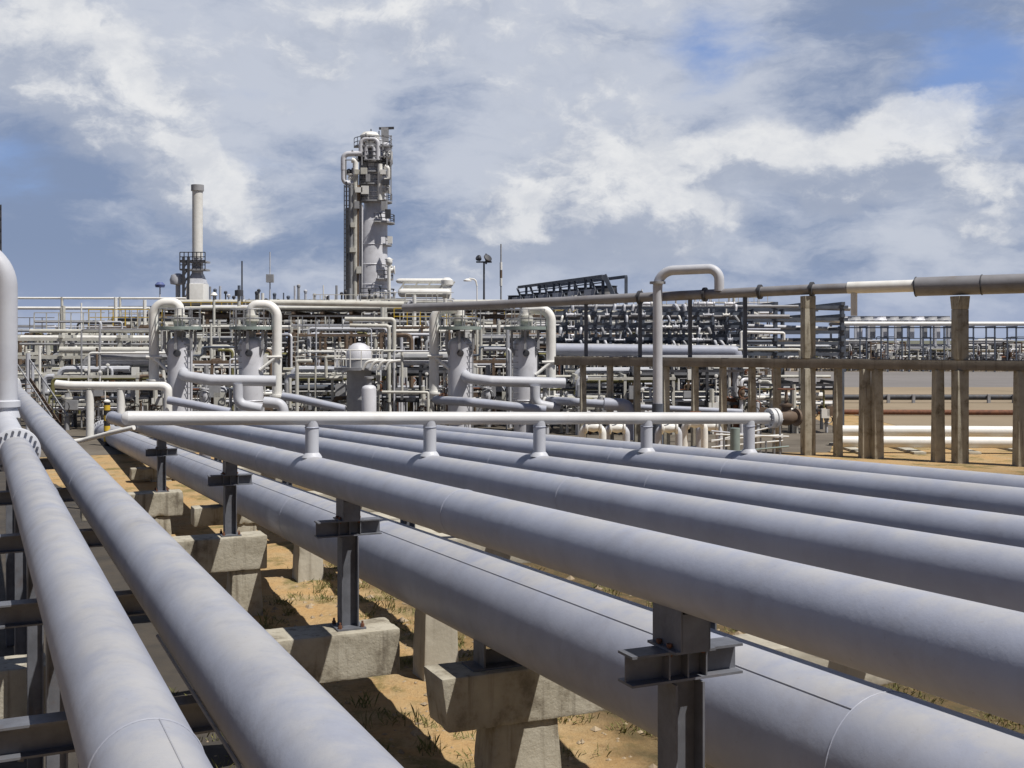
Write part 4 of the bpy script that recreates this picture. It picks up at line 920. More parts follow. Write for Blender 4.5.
for j in range(5): b = MB(); b.bar(P(183.5, 300 - j * 8, Ys - 1.2), P(188.5, 292 - j * 8, Ys - 1.2), .16, .16); b.build('brace', 'dark_steel', rt)
b = MB(); q = P(178, 280, Ys); b.lathe([(.3, -.6), (.9, -.5), (1.0, 0), (.8, .6), (.3, .8)], q, Z, 14); b.tube([q, (q.x, q.y, 0)], .3, 8); b.build('burner_drum', 'pipe_grey_pale', rt)

# raised horizontal drums
Yd = 130; c = P(425, 0, Yd); c.z = 0; k = Yd / F
rt = thing('horizontal_drum', 'pair of long white horizontal drums stacked on a frame right of the column', 'drum', c)
for (x0, x1, yy, rr, mm) in ((398, 450, 293, 4.4, 'white_paint'), (396, 452, 281, 2.6, 'white_paint')):
    b = MB(); p0 = P(x0, yy, Yd + (2.2 if rr < 3 else -1.8)); b.lathe([(rr * k * .3, 0), (rr * k * .8, .15), (rr * k, .4), (rr * k, (x1 - x0) * k - .4), (rr * k * .8, (x1 - x0) * k - .15), (rr * k * .3, (x1 - x0) * k)], p0, (1, 0, 0), 20); b.build('drum_shell', mm, rt)
b = MB(); b.box((c.x, c.y + 1.8, gz(287, Yd)), (46 * k, 1.0, 5.0 * k)); b.build('tube_bundle', 'cream_paint', rt)
for x in (400, 413, 426, 439, 449):
    b = MB(); b.bar((gx(x, Yd), Yd - 1.0, -.1), (gx(x, Yd), Yd - 1.0, gz(299.3, Yd)), .25, .25); b.build('post', 'grey_paint', rt)
    b = MB(); b.bar((gx(x, Yd) - .1, Yd - 1.05, gz(292, Yd)), (gx(x, Yd) + .7, Yd - 1.05, gz(282, Yd)), .16, .16); b.build('brace', 'cream_paint', rt)
b = MB(); b.box((c.x, c.y, gz(300, Yd)), (58 * k, 2.6, .3)); b.build('deck', 'grey_paint', rt)
b = MB(); b.lathe([(.5, 0), (.5, 1.6), (.7, 1.7), (.7, 2.2), (.3, 2.5)], P(447, 300, Yd - 1.3), (0, 0, 1), 14); b.build('nozzle', 'white_paint', rt)
b = MB(); b.lathe([(.2, 0), (.35, .15), (.4, .4), (.35, .7), (.1, .85)], P(389, 265, Yd), Z, 14); b.tube([P(389, 264, Yd), (gx(389, Yd), Yd, 0)], .2, 8); b.build('relief_valve', 'white_paint', rt)

# air cooler bank
Y0_, Y1_ = 100, 126; rt = thing('air_cooler', 'dark slanting bank of air coolers on legs, above the rack right of the lamp mast', 'air cooler', P(560, 0, 105) * 1 - Z * P(560, 0, 105).z)
zlo, zhi = 8.35, 10.15
pA, pB = Vector((gx(603, Y0_), Y0_, 0)), Vector((gx(502, Y1_), Y1_, 0)); ad = (pB - pA); al = ad.length; ad.normalize(); an = Vector((-ad.y, ad.x, 0)) * -1
for sgn in (0, 1):
    o_ = an * (2.2 * sgn)
    for z, hh in ((zlo, .42), (zhi, .26)):
        b = MB(); e = pA + ad * (al if z < 9 else al * .80); b.bar(pA + o_ + Z * z, e + o_ + Z * z, .25, hh); b.build('beam', 'blue_grey_steel', rt)
    for j in range(8):
        q = pA + ad * (al * j / 7) + o_; b = MB(); b.bar(q - Z * .1, q + Z * (zhi if j < 6 else zlo), .26, .26); b.build('post', 'blue_grey_steel', rt)
for j in range(7):
    q = pA + ad * (al * (j + .5) / 7) + an * 1.1
    b = MB(); b.lathe([(1.3, 0), (1.05, .25), (1.0, .75), (1.1, .8)], q + Z * (zlo + .25), Z, 22); b.build('fan_shroud', 'dark_steel', rt)
b = MB(); q0, q1 = pA + an * 1.1 + Z * (zlo + .12), pB + an * 1.1 + Z * (zlo + .12); b.bar(q0, q1, 2.1, .16); b.build('tube_bundle', 'dark_steel', rt)
b = MB(); b.bar(pA + Vector((.95, -.6, zlo - .1)), pA + Vector((.1, -.4, zhi + .1)), .3, .35); b.build('stair', 'blue_grey_steel', rt)
b = MB(); b.bar(pA + Vector((1.1, 1.5, zlo - .1)), pA + Vector((.3, 1.7, zhi + .1)), .3, .35); b.build('stair', 'blue_grey_steel', rt)
for z in (zlo + .75, zlo + 1.25):
    b = MB(); b.bar(pA + Z * z, pA + ad * al * .8 + Z * z, .10, .10); b.build('hand_rail', 'blue_grey_steel', rt)
for j in range(6):
    q = pA + ad * (al * (j + .3) / 7); b = MB(); b.bar(q + Z * (zlo + .3), q + ad * 1.6 + Z * (zhi - .1), .18, .18); b.build('brace', 'blue_grey_steel', rt)
for j in range(6):
    q = pA + ad * (al * (j + .55) / 7) - an * .3; b = MB(); b.box(q + Z * (zlo + .42), (1.5, .5, .6), atan2(ad.y, ad.x)); b.build('fan_motor', 'pipe_grey_pale', rt)

# masts and lamps
def mast(name, label, cat, px, Y, ytop, rpx, m, extras=None):
    q = P(px, 0, Y); q.z = 0; rt = thing(name, label, cat, q)
    zt = gz(ytop, Y); b = MB(); b.lathe([(rpx * Y / F * 1.2, 0), (rpx * Y / F, zt * .5), (rpx * Y / F * .8, zt)], q, Z, 10); b.build('pole', m, rt)
    return rt, q, zt
rt, q, zt = mast('floodlight_mast', 'dark floodlight mast with two lamp heads above the right vessel pair', 'lamp mast', 484, 110, 262, 1.1, 'dark_steel')
b = MB(); b.bar(q + Vector((-.75, 0, zt)), q + Vector((.75, 0, zt)), .14, .14); b.build('cross_arm', 'dark_steel', rt)
for s in (-.5, .35): 
    b = MB(); b.lathe([(.16, -.25), (.42 if s > 0 else .3, 0), (.42 if s > 0 else .3, .1), (.25, .18)], q + Vector((s, -.2, zt + .35)), (s * 1.2, -.5, .5), 14); b.build('lamp_head', 'dark_steel', rt)
b = MB(); b.lathe([(.09, -.2), (.08, .8)], q + Vector((.2, 0, zt)), Z, 6); b.build('lightning_rod', 'dark_steel', rt)
rt, q, zt = mast('antenna_mast', 'slender mast with pale and brown bands, right of the floodlight mast', 'mast', 501, 120, 244, .9, 'grey_paint')
for j, (ya, yb, mm) in enumerate(((262, 270, 'white_paint'), (270, 278, 'brown_paint'), (278, 286, 'white_paint'))):
    b = MB(); b.lathe([(1.3 * 120 / F, 0), (1.3 * 120 / F, gz(ya, 120) - gz(yb, 120) - .02)], (q.x, q.y, gz(yb, 120)), Z, 10); b.build('painted_band', mm, rt)
rt, q, zt = mast('antenna_mast', 'thin dark mast standing between the stack and the second vessel', 'mast', 242, 95, 261, .9, 'dark_steel')
rt, q, zt = mast('vent_post', 'thick grey vent post with a hood, just left of the second goose neck', 'vent', 239, 80, 291, 2.0, 'cream_paint')
b = MB(); b.lathe([(.3, -.35), (.3, .05), (.1, .1)], q + Z * zt, Z, 10); b.build('hood', 'dark_steel', rt)
rt, q, zt = mast('antenna_mast', 'pale thin mast with a small box, above the second goose neck', 'mast', 270, 100, 252, .7, 'pipe_grey_pale')
b = MB(); b.box(q + Z * (zt - 2.3), (.6, .5, .7)); b.build('junction_box', 'grey_paint', rt)
rt, q, zt = mast('lamp_post', 'small lamp post on the skyline between left rack and stack', 'lamp post', 160, 90, 286, .8, 'pipe_grey_pale')
b = MB(); b.lathe([(.35, -.1), (.4, .1), (.2, .3)], q + Z * zt, Z, 12); b.build('lamp_head', 'blue_paint', rt)
rt, q, zt = mast('lamp_post', 'bent white lamp post just left of the floodlight mast', 'lamp post', 477, 85, 286, .7, 'white_paint')
b = MB(); b.tube([q + Z * zt, q + Vector((-.1, 0, zt + .5)), q + Vector((-.6, 0, zt + .55))], .06, 6, .3); b.lathe([(.1, 0), (.3, -.12), (.3, -.2)], q + Vector((-.7, 0, zt + .55)), Z, 10); b.build('lamp_head', 'white_paint', rt)
rt, q, zt = mast('vent_post', 'cream vent post with a cap, between stack and second vessel', 'vent', 214, 75, 296, 1.6, 'cream_paint')
b = MB(); b.lathe([(.2, 0), (.24, .05), (.1, .25)], q + Z * zt, Z, 10); b.build('hood', 'white_paint', rt)
# lattice mast at the left edge
q = P(-1, 0, 130); q.z = 0; rt = thing('lattice_mast', 'lattice mast cut by the left edge of the photo, above the riser', 'mast', q); zt = gz(205, 130)
for sx, sy in ((-.5, -.5), (.5, -.5), (0, .5)): b = MB(); b.bar(q + Vector((sx, sy, 0)), q + Vector((sx * .7, sy * .7, zt)), .14, .14); b.build('leg', 'dark_steel', rt)
for j in range(15): b = MB(); z = 1 + j * (zt - 1) / 15; b.bar(q + Vector((-.5, -.5, z)), q + Vector((.45, -.5, z + .9)), .1, .1); b.bar(q + Vector((-.5, -.5, z + 1)), q + Vector((.5, -.5, z + 1)), .1, .1); b.build('lattice', 'dark_steel', rt)
# ================================================================== the dense pipework between and behind the vessels
rs_ = random.Random(5)
PAL = ['white_paint'] * 4 + ['cream_paint'] * 4 + ['pipe_grey_pale'] * 2 + ['silver_cladding'] * 2 + ['grey_paint'] * 4 + ['brown_paint'] * 2 + ['grey_paint', 'silver_cladding', 'pipe_grey_pale', 'rust', 'olive_paint', 'blue_grey_steel', 'dark_steel', 'dark_steel', 'dark_steel']
def make_skid(seed, Wd, Dp, Ht):
    q = random.Random(seed); rt = bpy.data.objects.new('piping_skid', None); COL.objects.link(rt)
    fm = q.choice(['dark_steel', 'dark_steel', 'brown_paint', 'brown_paint', 'cream_paint'])
    nb = max(2, int(Wd / 1.7)); b = MB(); lv = [Ht * f for f in ((.5, 1) if Ht < 4 else (.34, .66, 1))]
    for i in range(nb + 1):
        for y in (-Dp / 2, Dp / 2): x = -Wd / 2 + Wd * i / nb; b.box((x, y, Ht / 2 - .05), (.13, .13, Ht + .1))
        for z in lv: b.box((x, 0, z), (.11, Dp, .14))
    for z in lv:
        for y in (-Dp / 2 - .03, Dp / 2 + .03): b.box((0, y, z - .12), (Wd + .2, .11, .13))
    b.build('frame', fm, rt)
    for z in lv[:-1] if Ht > 4 else ():
        if q.random() < .75: b = MB(); b.box((q.uniform(-.3, .3), 0, z + .1), (Wd * q.uniform(.5, .9), Dp * .9, .05)); b.build('grating', 'dark_steel', rt)
    # runs along the skid
    for i in range(int(6 + Ht * 2.2)):
        z = q.choice(lv) + q.choice((.18, .22, -.35, .5)) if q.random() < .7 else q.uniform(.4, Ht); r = q.choice([.04, .05, .06, .08, .11, .16]); y = q.uniform(-Dp / 2, Dp / 2)
        x0 = -Wd / 2 - q.uniform(-.6, .5); x1 = Wd / 2 + q.uniform(-1.0, .6); pts = [(x0, y, z), (x1, y, z)]
        t = q.random()
        if t < .3: pts.append((x1, y, z - q.uniform(.6, 1.8) if z > 2 else z + q.uniform(.5, 1.2)))
        elif t < .5: pts = [(x0, y, max(.1, z - q.uniform(.5, 2)))] + pts
        elif t < .65: pts.insert(1, (q.uniform(-Wd * .3, 0), y, z)); pts.insert(2, (pts[1][0], y, z + .45)); pts[-1] = (x1, y, z + .45)
        b = MB(); b.tube(pts, r, 8, r * 2.4, seg=4); b.build('pipe', q.choice(PAL), rt)
    # risers with valves
    for i in range(int(5 + Wd * 1.5)):
        x = q.uniform(-Wd / 2, Wd / 2); y = -Dp / 2 - q.uniform(-.5, .3); z1 = q.uniform(.45, 1.05) * Ht; r = q.choice([.05, .07, .09, .13]); m = q.choice(PAL); pts = [(x, y, -.05), (x, y, z1)]
        if q.random() < .6: pts.append((x + q.choice((-1, 1)) * q.uniform(.3, 1.0), y + q.uniform(-.2, .5), z1))
        b = MB(); b.tube(pts, r, 8, r * 2.4, seg=4); b.build('riser', m, rt)
        if q.random() < .8:
            zv = q.uniform(.3, .8) * z1; s = q.uniform(.8, 1.5) * (r + .06); b = MB()
            b.lathe([(s, -s * 1.6), (s, -s * 1.3), (s * .6, -s * 1.1), (s * .95, 0), (s * .6, s * 1.1), (s, s * 1.3), (s, s * 1.6)], (x, y, zv), Z, 10); v = b.build('valve', q.choice(['white_paint', 'rust', 'grey_paint', 'cream_paint', 'silver_cladding', 'brown_paint']), rt)
            b = MB(); b.tube([(x, y, zv), (x, y - s * 2.6, zv)], .025, 5); b.ring((x, y - s * 2.6, zv), (0, 1, 0), s * 1.25, .025, 12, 4); b.build('handwheel', q.choice(['black_paint', 'rust', 'galvanised', 'galvanised']), v)
    # small vessel or drum
    if q.random() < .75:
        x = q.uniform(-Wd * .35, Wd * .35); r = q.uniform(.28, .6); h = q.uniform(.4, .85) * Ht
        b = MB()
        if q.random() < .6: b.lathe([(r, 0), (r, h), (r * .85, h + r * .3), (r * .4, h + r * .5), (.08, h + r * .55)], (x, q.uniform(-.3, .3), 0), Z, 18)
        else: L = q.uniform(1.0, Wd * .4); r *= .8; b.lathe([(r * .3, 0), (r * .85, .12), (r, .3), (r, L - .3), (r * .85, L - .12), (r * .3, L)], (-L / 2, 0, h), (1, 0, 0), 18)
        b.build('drum', q.choice(['silver_cladding', 'white_paint', 'pipe_grey_pale', 'cream_paint']), rt)
    for i in range(q.randint(2, 4)):
        b = MB(); b.box((q.uniform(-Wd / 2, Wd / 2), -Dp / 2 - .2, q.uniform(.8, Ht * .95)), (q.uniform(.25, .7), .22, q.uniform(.3, .8))); b.build('junction_box', q.choice(['white_paint', 'cream_paint', 'grey_paint', 'white_paint', 'brown_paint']), rt)
    for i in range(q.randint(2, 4)):
        x = q.uniform(-Wd / 2, Wd / 2); z = Ht * q.uniform(.7, 1.0); b = MB(); b.tube([(x, -Dp / 2 - .25, z - .7), (x, -Dp / 2 - .25, z)], .03, 5); b.lathe([(.09, 0), (.09, .06), (.07, .07)], (x, -Dp / 2 - .25, z + .12), (0, -1, 0), 12); b.build('gauge', 'white_paint', rt)
    if Ht > 4:   # hand rail on the top and a ladder
        b = MB()
        for hz in (.55, 1.05): b.bar((-Wd / 2, -Dp / 2, Ht + hz), (Wd / 2, -Dp / 2, Ht + hz), .05, .05)
        for i in range(int(Wd / .8) + 1): b.bar((-Wd / 2 + i * .8, -Dp / 2, Ht), (-Wd / 2 + i * .8, -Dp / 2, Ht + 1.05), .05, .05)
        b.build('hand_rail', q.choice(['yellow_paint', 'cream_paint', 'cream_paint', 'galvanised', 'galvanised']), rt)
        b = MB(); x = q.uniform(-Wd / 2, Wd / 2 - .4)
        for e in (0, .42): b.bar((x + e, -Dp / 2 - .12, 0), (x + e, -Dp / 2 - .12, Ht + 1), .05, .05)
        for i in range(int(Ht / .3)): b.bar((x, -Dp / 2 - .12, .3 + i * .3), (x + .42, -Dp / 2 - .12, .3 + i * .3), .035, .035)
        b.build('ladder', 'cream_paint', rt)
        for i in range(q.randint(2, 4)):
            x = q.uniform(-Wd / 2, Wd / 2); b = MB(); b.tube([(x, 0, Ht), (x, 0, Ht + q.uniform(.5, 1.9))], q.choice([.05, .08, .12]), 8); b.build('vent', q.choice(['cream_paint', 'grey_paint', 'white_paint']), rt)
    return rt
protos = {'low': [make_skid(100 + i, 4.2 + .5 * (i % 3), 2.4, 2.5 + .35 * i) for i in range(4)],
          'middle-height': [make_skid(200 + i, 4.6 + .5 * (i % 3), 2.8, 4.5 + .25 * i) for i in range(5)],
          'tall': [make_skid(300 + i, 5.6 + .5 * (i % 3), 3.2, 6.2 + .25 * i) for i in range(5)]}
KI = index_kids(); used = set()
places = {
 'low': [(44, 62, 'just right of the riser at the left edge'), (98, 60, 'behind the white collector pipe pedestals'), (142, 62, 'at the left foot of the leftmost vessel'), (216, 61, 'between the two left vessels'),
         (300, 62, 'behind the cream standpipes'), (334, 60, 'at the left foot of the domed vessel'), (408, 61, 'beneath the low cream pipe frame'), (494, 62, 'between the two right vessels'),
         (578, 58, 'behind the foot of the rightmost goose neck'), (622, 57, 'under the dark rack, left of the pipe loop'), (684, 57.5, 'under the dark rack, right of the pipe loop'), (728, 59, 'beside the end of the fat grey pipe'), (786, 58, 'behind the taller left trestle column')],
 'middle-height': [(10, 100, 'at the far left, under the white rails'), (92, 98, 'under the white rails, left of the stack'), (20, 76, 'behind the riser'), (80, 73, 'behind the white collector pipe'), (136, 75, 'left of the leftmost goose neck'), (212, 72, 'between the two left vessels'), (296, 74, 'right of the second goose neck'),
         (338, 71, 'behind the cream pipe bent down left of the domed vessel'), (402, 73, 'behind the two nested cream pipes'), (436, 72, 'behind the third goose neck'), (492, 74, 'between the two right vessels'), (550, 73, 'behind the rightmost goose neck'), (612, 76, 'under the left half of the dark rack'), (676, 76, 'under the right half of the dark rack')],
 'tall': [(150, 92, 'left of the stack'), (226, 90, 'behind the two left vessels'), (292, 92, 'below the cream pipe along the top, at its left end'), (352, 88, 'behind the domed vessel'), (414, 90, 'below the stacked white drums'),
          (472, 92, 'behind the third vessel'), (540, 94, 'behind the rightmost vessel'), (604, 96, 'behind the dark rack, under the air coolers'), (668, 95, 'behind the dark rack, beside the pipe loop'), (734, 97, 'behind the open portal rack')]}
allspots = []
for size, lst in places.items():
    for i, (px, Y, ph) in enumerate(lst): allspots.append((size, i, px, Y, ph))
for size, i, px, Y, ph in allspots:
    pr = protos[size][i % len(protos[size])]
    loc = (gx(px, Y), Y, 0); rz = rs_.uniform(-.10, .10)
    if pr.name in used: o = copy_tree(pr, KI, loc, rz)
    else: used.add(pr.name); o = pr; o.location = loc; o.rotation_euler = (0, 0, rz)
    tag(o, f'{size} skid of pipes {ph}', 'piping skid', f'{size} piping skids')

# racks
rack('pipe_rack', 'cream pipe rack with two tall posts at the left, beside the riser', 'pipe rack', 'cream_paint', 4, 178, 64, 4.5, [gz(388, 64), gz(372, 64), gz(353, 64), gz(335, 64)], 3, post=.22, beam=.16)
for j, (yy, r_, mm, lb, x0, x1) in enumerate(((298, 1.1, 'white_paint', 'topmost white rail like pipe over the left pipe rack, against the sky', -30, 186), (308, 1.5, 'white_paint', 'second white pipe from the top over the left pipe rack, against the sky', -30, 150),
        (331, 2.0, 'cream_paint', 'cream pipe on the upper beam of the left pipe rack', 30, 152), (337.5, 2.2, 'white_paint', 'pale pipe resting just above the middle of the left pipe rack', 18, 156), (350, 3.4, 'cream_paint', 'thick cream pipe on the left pipe rack, with dark shade below it', 60, 158),
        (366, 1.6, 'cream_paint', 'thin cream pipe crossing the left pipe rack below the thick one', 20, 160), (378, 2.0, 'olive_paint', 'olive pipe low on the left pipe rack', 28, 150), (344, 1.3, 'grey_paint', 'thin grey pipe on the left pipe rack above the thick cream one', 20, 158))):
    Yq = 63.3 + (j % 4) * .9 if j > 1 else 82
    pp('rack_pipe', lb, 'pipe', mm, Yq, r_, [(x0, yy), (x1, yy + .4)], 0)
for x in (62, 120): pp('rack_post', ('left' if x == 62 else 'right') + ' of the two tall slender posts holding the white pipes at the left', 'post', 'cream_paint', 82, 1.3, [(x, 297), (x, gy(82))], 0)
rack('pipe_rack', 'brown steel pipe rack with a deck, running behind all four vessels', 'pipe rack', 'brown_paint', 150, 552, 80, 6, [gz(352, 80), gz(330, 80), gz(311, 80)], 14, post=.22, beam=.22, deck=gz(309.5, 80))
for j in range(12):
    lv = (351, 329, 310)[j % 3]; q = j // 3; r_ = (.13, .2, .09, .16)[q]; Yq = 79.8 + q * 1.7
    b = MB(); z = gz(lv, 80) + r_; x0, x1 = gx(152 + q * 9 + (j % 3) * 17, 80), gx(550 - q * 13 - (j % 3) * 21, 80); b.tube([(x0, Yq, z), (x1, Yq, z)], r_, 10)
    o = b.build('rack_pipe', ['white_paint', 'cream_paint', 'silver_cladding', 'grey_paint', 'cream_paint', 'white_paint'][(j * 5 + q) % 6], None, (x0, Yq, 0))
    tag(o, f'{["front","second","third","rear"][q]} pipe on the {["lowest","middle","top"][j % 3]} level of the brown rack behind the vessels', 'pipe', 'pipes on the brown rack')
rack('pipe_rack', 'dark long pipe rack at the very back, below the skyline', 'pipe rack', 'dark_steel', 168, 640, 104, 8, [gz(345, 104), gz(326, 104), gz(307, 104)], 18, post=.28, beam=.26, deck=gz(305.5, 104))
for j in range(9):
    lv = (344, 325, 305)[j % 3]; q = j // 3; r_ = (.24, .16, .3)[q]; Yq = 103.6 + q * 2.4
    b = MB(); z = gz(lv, 104) + r_; x0, x1 = gx(164 + q * 10, 104), gx(640 - q * 20 - (j % 3) * 12, 104); b.tube([(x0, Yq, z), (x1, Yq, z)], r_, 10)
    o = b.build('rack_pipe', ['silver_cladding', 'white_paint', 'cream_paint', 'grey_paint'][(j * 3 + q) % 4], None, (x0, Yq, 0))
    tag(o, f'{["front","middle","rear"][q]} pipe on the {["lowest","middle","top"][j % 3]} level of the dark rack at the very back', 'pipe', 'pipes on the rearmost rack')
# small fittings on the skyline rack
rq = random.Random(11); k_ = 0
for px in range(210, 400, 5):
    Y = 104 + rq.uniform(0, 6); x = gx(px + rq.uniform(-2, 2), Y); z0 = gz(305, 104) + .1; h = rq.uniform(.4, 1.8); b = MB(); b.tube([(x, Y, z0), (x, Y, z0 + h)], rq.uniform(.06, .14), 8)
    if rq.random() < .5: b.lathe([(.16, -.12), (.18, .06), (.08, .16)], (x, Y, z0 + h), Z, 10)
    o = b.build('vent_stub', rq.choice(['dark_steel', 'grey_paint', 'blue_grey_steel', 'pipe_grey_pale']), None, (x, Y, z0)); tag(o, 'little vent stub standing on the rearmost rack left of the column', 'vent', 'vent stubs on the skyline')
# slender upright lines threading the skids
ru = random.Random(33)
for j in range(110):
    px = ru.uniform(24, 700); Y = ru.uniform(57.5, 84); yt = ru.uniform(322, 392); x = gx(px, Y); z = gz(yt, Y)
    if any(abs(px - v) < 16 for v in (180, 251, 460, 525, 359)) and Y < 60: continue
    r_ = ru.choice([.05, .06, .07, .09, .12]); b = MB(); pts = [(x, Y, -.05), (x, Y, z)]
    if ru.random() < .55: pts.append((x + ru.choice((-1, 1)) * ru.uniform(.4, 2.2), Y + ru.uniform(0, .4), z))
    b.tube(pts, r_, 8, r_ * 2.5, seg=4); o = b.build('upright_pipe', ru.choice(['cream_paint', 'white_paint', 'pipe_grey_pale', 'cream_paint', 'grey_paint', 'brown_paint']), None, (x, Y, 0))
    tag(o, 'slender upright process pipe threading between the crowded skids of the plant', 'pipe', 'slender upright pipes of the plant')
for j in range(60):
    px = ru.uniform(30, 690); Y = ru.uniform(58, 84); yt = ru.uniform(318, 396); x = gx(px, Y); z = gz(yt, Y); L = ru.uniform(1.5, 5.5); r_ = ru.choice([.04, .05, .07, .09])
    if any(abs(px - v) < 16 for v in (180, 251, 460, 525, 359)) and Y < 62: continue
    b = MB(); pts = [(x, Y, -.05), (x, Y, z), (x + L, Y, z)] + ([(x + L, Y, max(-.05, z - ru.uniform(.5, 6)))] if ru.random() < .75 else [(x + L, Y + .1, z), (x + L, Y + 2.5, z)])
    b.tube(pts, r_, 8, r_ * 2.5, seg=4); o = b.build('bridge_pipe', ru.choice(['cream_paint', 'white_paint', 'pipe_grey_pale', 'silver_cladding', 'grey_paint']), None, (x, Y, 0))
    tag(o, 'slender pipe rising, bridging level and turning again among the skids', 'pipe', 'slender bridging pipes of the plant')
# stairs at the left
def stair(label, pA_, pB_, wd, m):
    rt = thing('steel_stair', label, 'stair', (pA_.x, pA_.y, 0)); dv = (pB_ - pA_); n = int(abs(dv.z) / .2); sd_ = Vector((-dv.y, dv.x, 0)).normalized() * wd / 2
    for s in (-1, 1):
        b = MB(); b.bar(pA_ + sd_ * s, pB_ + sd_ * s, .06, .22); b.build('stringer', m, rt)
        b = MB(); b.bar(pA_ + sd_ * s + Z * 1.0, pB_ + sd_ * s + Z * 1.0, .05, .05); b.build('hand_rail', 'galvanised', rt)
        for j in range(0, n + 1, 4): b = MB(); q = pA_ + dv * (j / n) + sd_ * s; b.bar(q, q + Z, .04, .04); b.build('rail_post', 'galvanised', rt)
    for j in range(1, n): b = MB(); q = pA_ + dv * (j / n); b.bar(q - sd_, q + sd_, .25, .03); b.build('tread', m, rt)
Ygs = 47
stair('dark steel stair behind the riser foot at the left edge', P(22, 380, 56), Vector((gx(60, 54), 54, 0)), .8, 'brown_paint')
# scaffold by the end of the header
sc0 = Vector((gx(752, 41), 41, 0)); rt = thing('tube_scaffold', 'low tangle of pale scaffold tubes under the right end of the header', 'scaffold', sc0)
for i in range(5):
    for j in range(2): b = MB(); b.tube([sc0 + Vector((-1 + i * .5, j * .9, -.05)), sc0 + Vector((-1 + i * .5, j * .9, rq.uniform(.9, 1.7)))], .035, 7); b.build('upright', 'galvanised', rt)
for i in range(9):
    z = rq.uniform(.2, 1.5); b = MB(); y = rq.choice((0, .9)); b.tube([sc0 + Vector((-1.3, y - .05, z)), sc0 + Vector((1.3, y - .05, z + rq.uniform(-.7, .7)))], .03, 7); b.build('ledger', rq.choice(['pipe_grey_pale', 'green_grey', 'white_paint']), rt)
pp('green_post', 'grey green standpipe beside the scaffold tangle', 'standpipe', 'green_grey', 40, 5.0, [(702 + 33, 428), (735, 470)], 0)
for j, (px, hh) in enumerate(((664, 428), (690, 425), (705, 430), (588, 427), (612, 430))):
    q = P(px, 0, 43 + j % 3); q.z = 0; rt = thing('ground_valve', 'squat white ground valve showing below the header, behind the flowlines', 'valve', q, 'white ground valves behind the flowlines'); zt = gz(hh, 43)
    b = MB(); b.tube([q + Vector((-.9 + .2 * j, .2, .3)), q + Vector((-.2, .1, .3)), q + Vector((-.2, .1, zt)), q + Vector((.55, 0, zt)), q + Vector((.55, 0, 0))], .14, 10, .25); b.build('pipe', 'white_paint' if j % 2 else 'pipe_grey_pale', rt)
    b = MB(); b.lathe([(.24, -.3), (.24, -.24), (.14, -.2), (.2, 0), (.14, .2), (.24, .24), (.24, .3)], q + Vector((.2, 0, zt)), (1, 0, 0), 12); b.build('body', 'white_paint', rt)
    b = MB(); b.ring(q + Vector((.2, 0, zt + .42)), Z, .2, .025, 14, 5); b.bar(q + Vector((.0, 0, zt + .42)), q + Vector((.4, 0, zt + .42)), .03, .03); b.tube([q + Vector((.2, 0, zt)), q + Vector((.2, 0, zt + .45))], .03, 6); b.build('handwheel', 'rust' if j % 2 else 'grey_paint', rt)

# ------------------------------------------------------------------ right: far side of the field
for yy, Yq, lb in ((430.5, 50, 'rear one of two white pipes lying low across the field beyond the trestle'), (441.5, 47, 'front one of two white pipes lying low across the field beyond the trestle')):
    b = MB(); b.tube([(gx(836, Yq), Yq, gz(yy, Yq)), (gx(1500, Yq), Yq - 2, gz(yy, Yq))], .225, 20); o = b.build('ground_pipe', 'white_paint', None, (gx(940, Yq), Yq, 0)); tag(o, lb, 'pipe', 'white pipes low on the field')
for px in (852, 905, 958, 1012):
    b = MB(); q = Vector((gx(px, 48), 48.4, 0)); b.box(q + Z * .02, (.5, 4.4, .16)); o = b.build('concrete_sleeper', 'concrete_pale', None, q, bevel=.02); tag(o, 'low concrete sleeper under the two white ground pipes', 'sleeper', 'sleepers under the white ground pipes')
b = MB(); b.tube([(gx(800, 84), 84, .42), (gx(1500, 84), 84, .42)], .20, 12); tag(b.build('dark_pipe', 'dark_steel', None, (gx(940, 84), 84, 0)), 'thin dark pipe drawn straight across the dry field', 'pipe')
b = MB(); b.tube([(gx(800, 70), 70, .22), (gx(1500, 70), 68, .22)], .16, 12); tag(b.build('rusty_pipe', 'rust', None, (gx(940, 70), 70, 0)), 'thin rusty pipe on the field in front of the dark one', 'pipe')
for i in range(10):
    px = 812 + i * 25; q = Vector((gx(px, 84), 83.7, 0)); b = MB(); b.box(q + Z * .3, (.2, .2, .7)); o = b.build('short_post', 'grey_paint', None, q); tag(o, 'short post beside the thin dark pipe across the field', 'post', 'short posts along the dark field pipe')
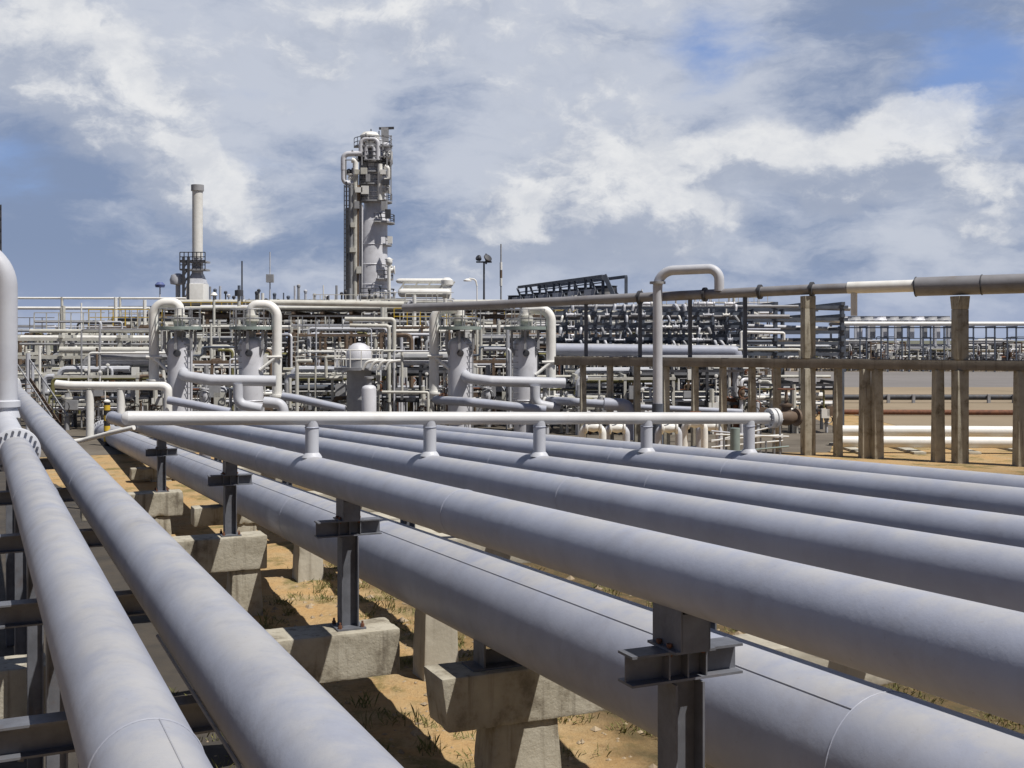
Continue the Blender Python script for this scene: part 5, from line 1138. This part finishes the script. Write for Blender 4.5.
# long white pipe rack at the right horizon
rack('pipe_rack', 'long thin rack carrying a white pipe along the right horizon', 'pipe rack', 'blue_grey_steel', 845, 1380, 165, 3, [gz(337, 165), gz(326, 165)], 25, post=.18, beam=.14)
b = MB(); b.tube([(gx(842, 165), 165, gz(323.7, 165)), (gx(1400, 165), 165, gz(324, 165))], .3, 12); tag(b.build('white_pipe', 'white_paint', None, (gx(930, 165), 165, 0)), 'straight white pipe high along the right horizon', 'pipe')
rt = rack('air_cooler', 'long silver air cooler bank with small fans on the right horizon', 'air cooler', 'pipe_grey_pale', 842, 962, 172, 6, [gz(344, 172), gz(320, 172)], 9, post=.3, beam=.35)
for i in range(9):
    q = Vector((gx(848 + i * 13, 172), 176, gz(320, 172))); b = MB(); b.lathe([(1.45, 0), (1.2, .3), (1.15, .6), (1.2, .65)], q, Z, 16); b.build('fan_shroud', 'grey_paint' if i % 3 else 'silver_cladding', rt)
    b = MB(); b.box(q + Vector((0, -3.2, -1.6)), (.8, .5, 2.2)); b.build('tube_bundle', 'silver_cladding' if i % 2 else 'grey_paint', rt)
b = MB(); b.box((gx(902, 172), 176, gz(319, 172) - .4), (gx(962, 172) - gx(842, 172), 5.6, .3)); b.build('deck', 'grey_paint', rt)
# low distant rows of pipes and equipment between the beam and the road
for j, (Y, yy, rr, mm, lb) in enumerate(((190, 346, .35, 'white_paint', 'upper white'), (185, 350, .30, 'cream_paint', 'middle cream'), (180, 355, .40, 'grey_paint', 'lower grey'))):
    b = MB(); b.tube([(gx(690, Y), Y, gz(yy, Y)), (gx(1500, Y), Y, gz(yy, Y))], rr, 10); tag(b.build('distant_pipe', mm, None, (gx(900, Y), Y, 0)), f'{lb} one of the far straight pipes beyond the road at the right', 'pipe', 'far straight pipes beyond the road')
rack('pipe_rack', 'dark low rack far beyond the road at the right, just above the trestle beam', 'pipe rack', 'dark_steel', 690, 1500, 186, 8, [gz(357, 186), gz(352, 186), gz(347, 186)], 50, post=.4, beam=.5)
KI = index_kids()
wh = ['beneath the open portal rack', 'just left of the branch pipe drop', 'below the branch pipe drop', 'under the left end of the silver coolers', 'under the middle of the silver coolers', 'left of the slender right column', 'right of the slender right column', 'near the right edge of the photo']
for i, px in enumerate((800, 828, 856, 884, 914, 944, 985, 1018)):
    o = copy_tree(protos['low'][i % 4], KI, (gx(px, 172), 172, 0), rs_.uniform(-.1, .1), (1.25, 1.25, 1.2)); tag(o, f'small far skid of pipes beyond the road, {wh[i]}', 'piping skid', 'far piping skids beyond the road')
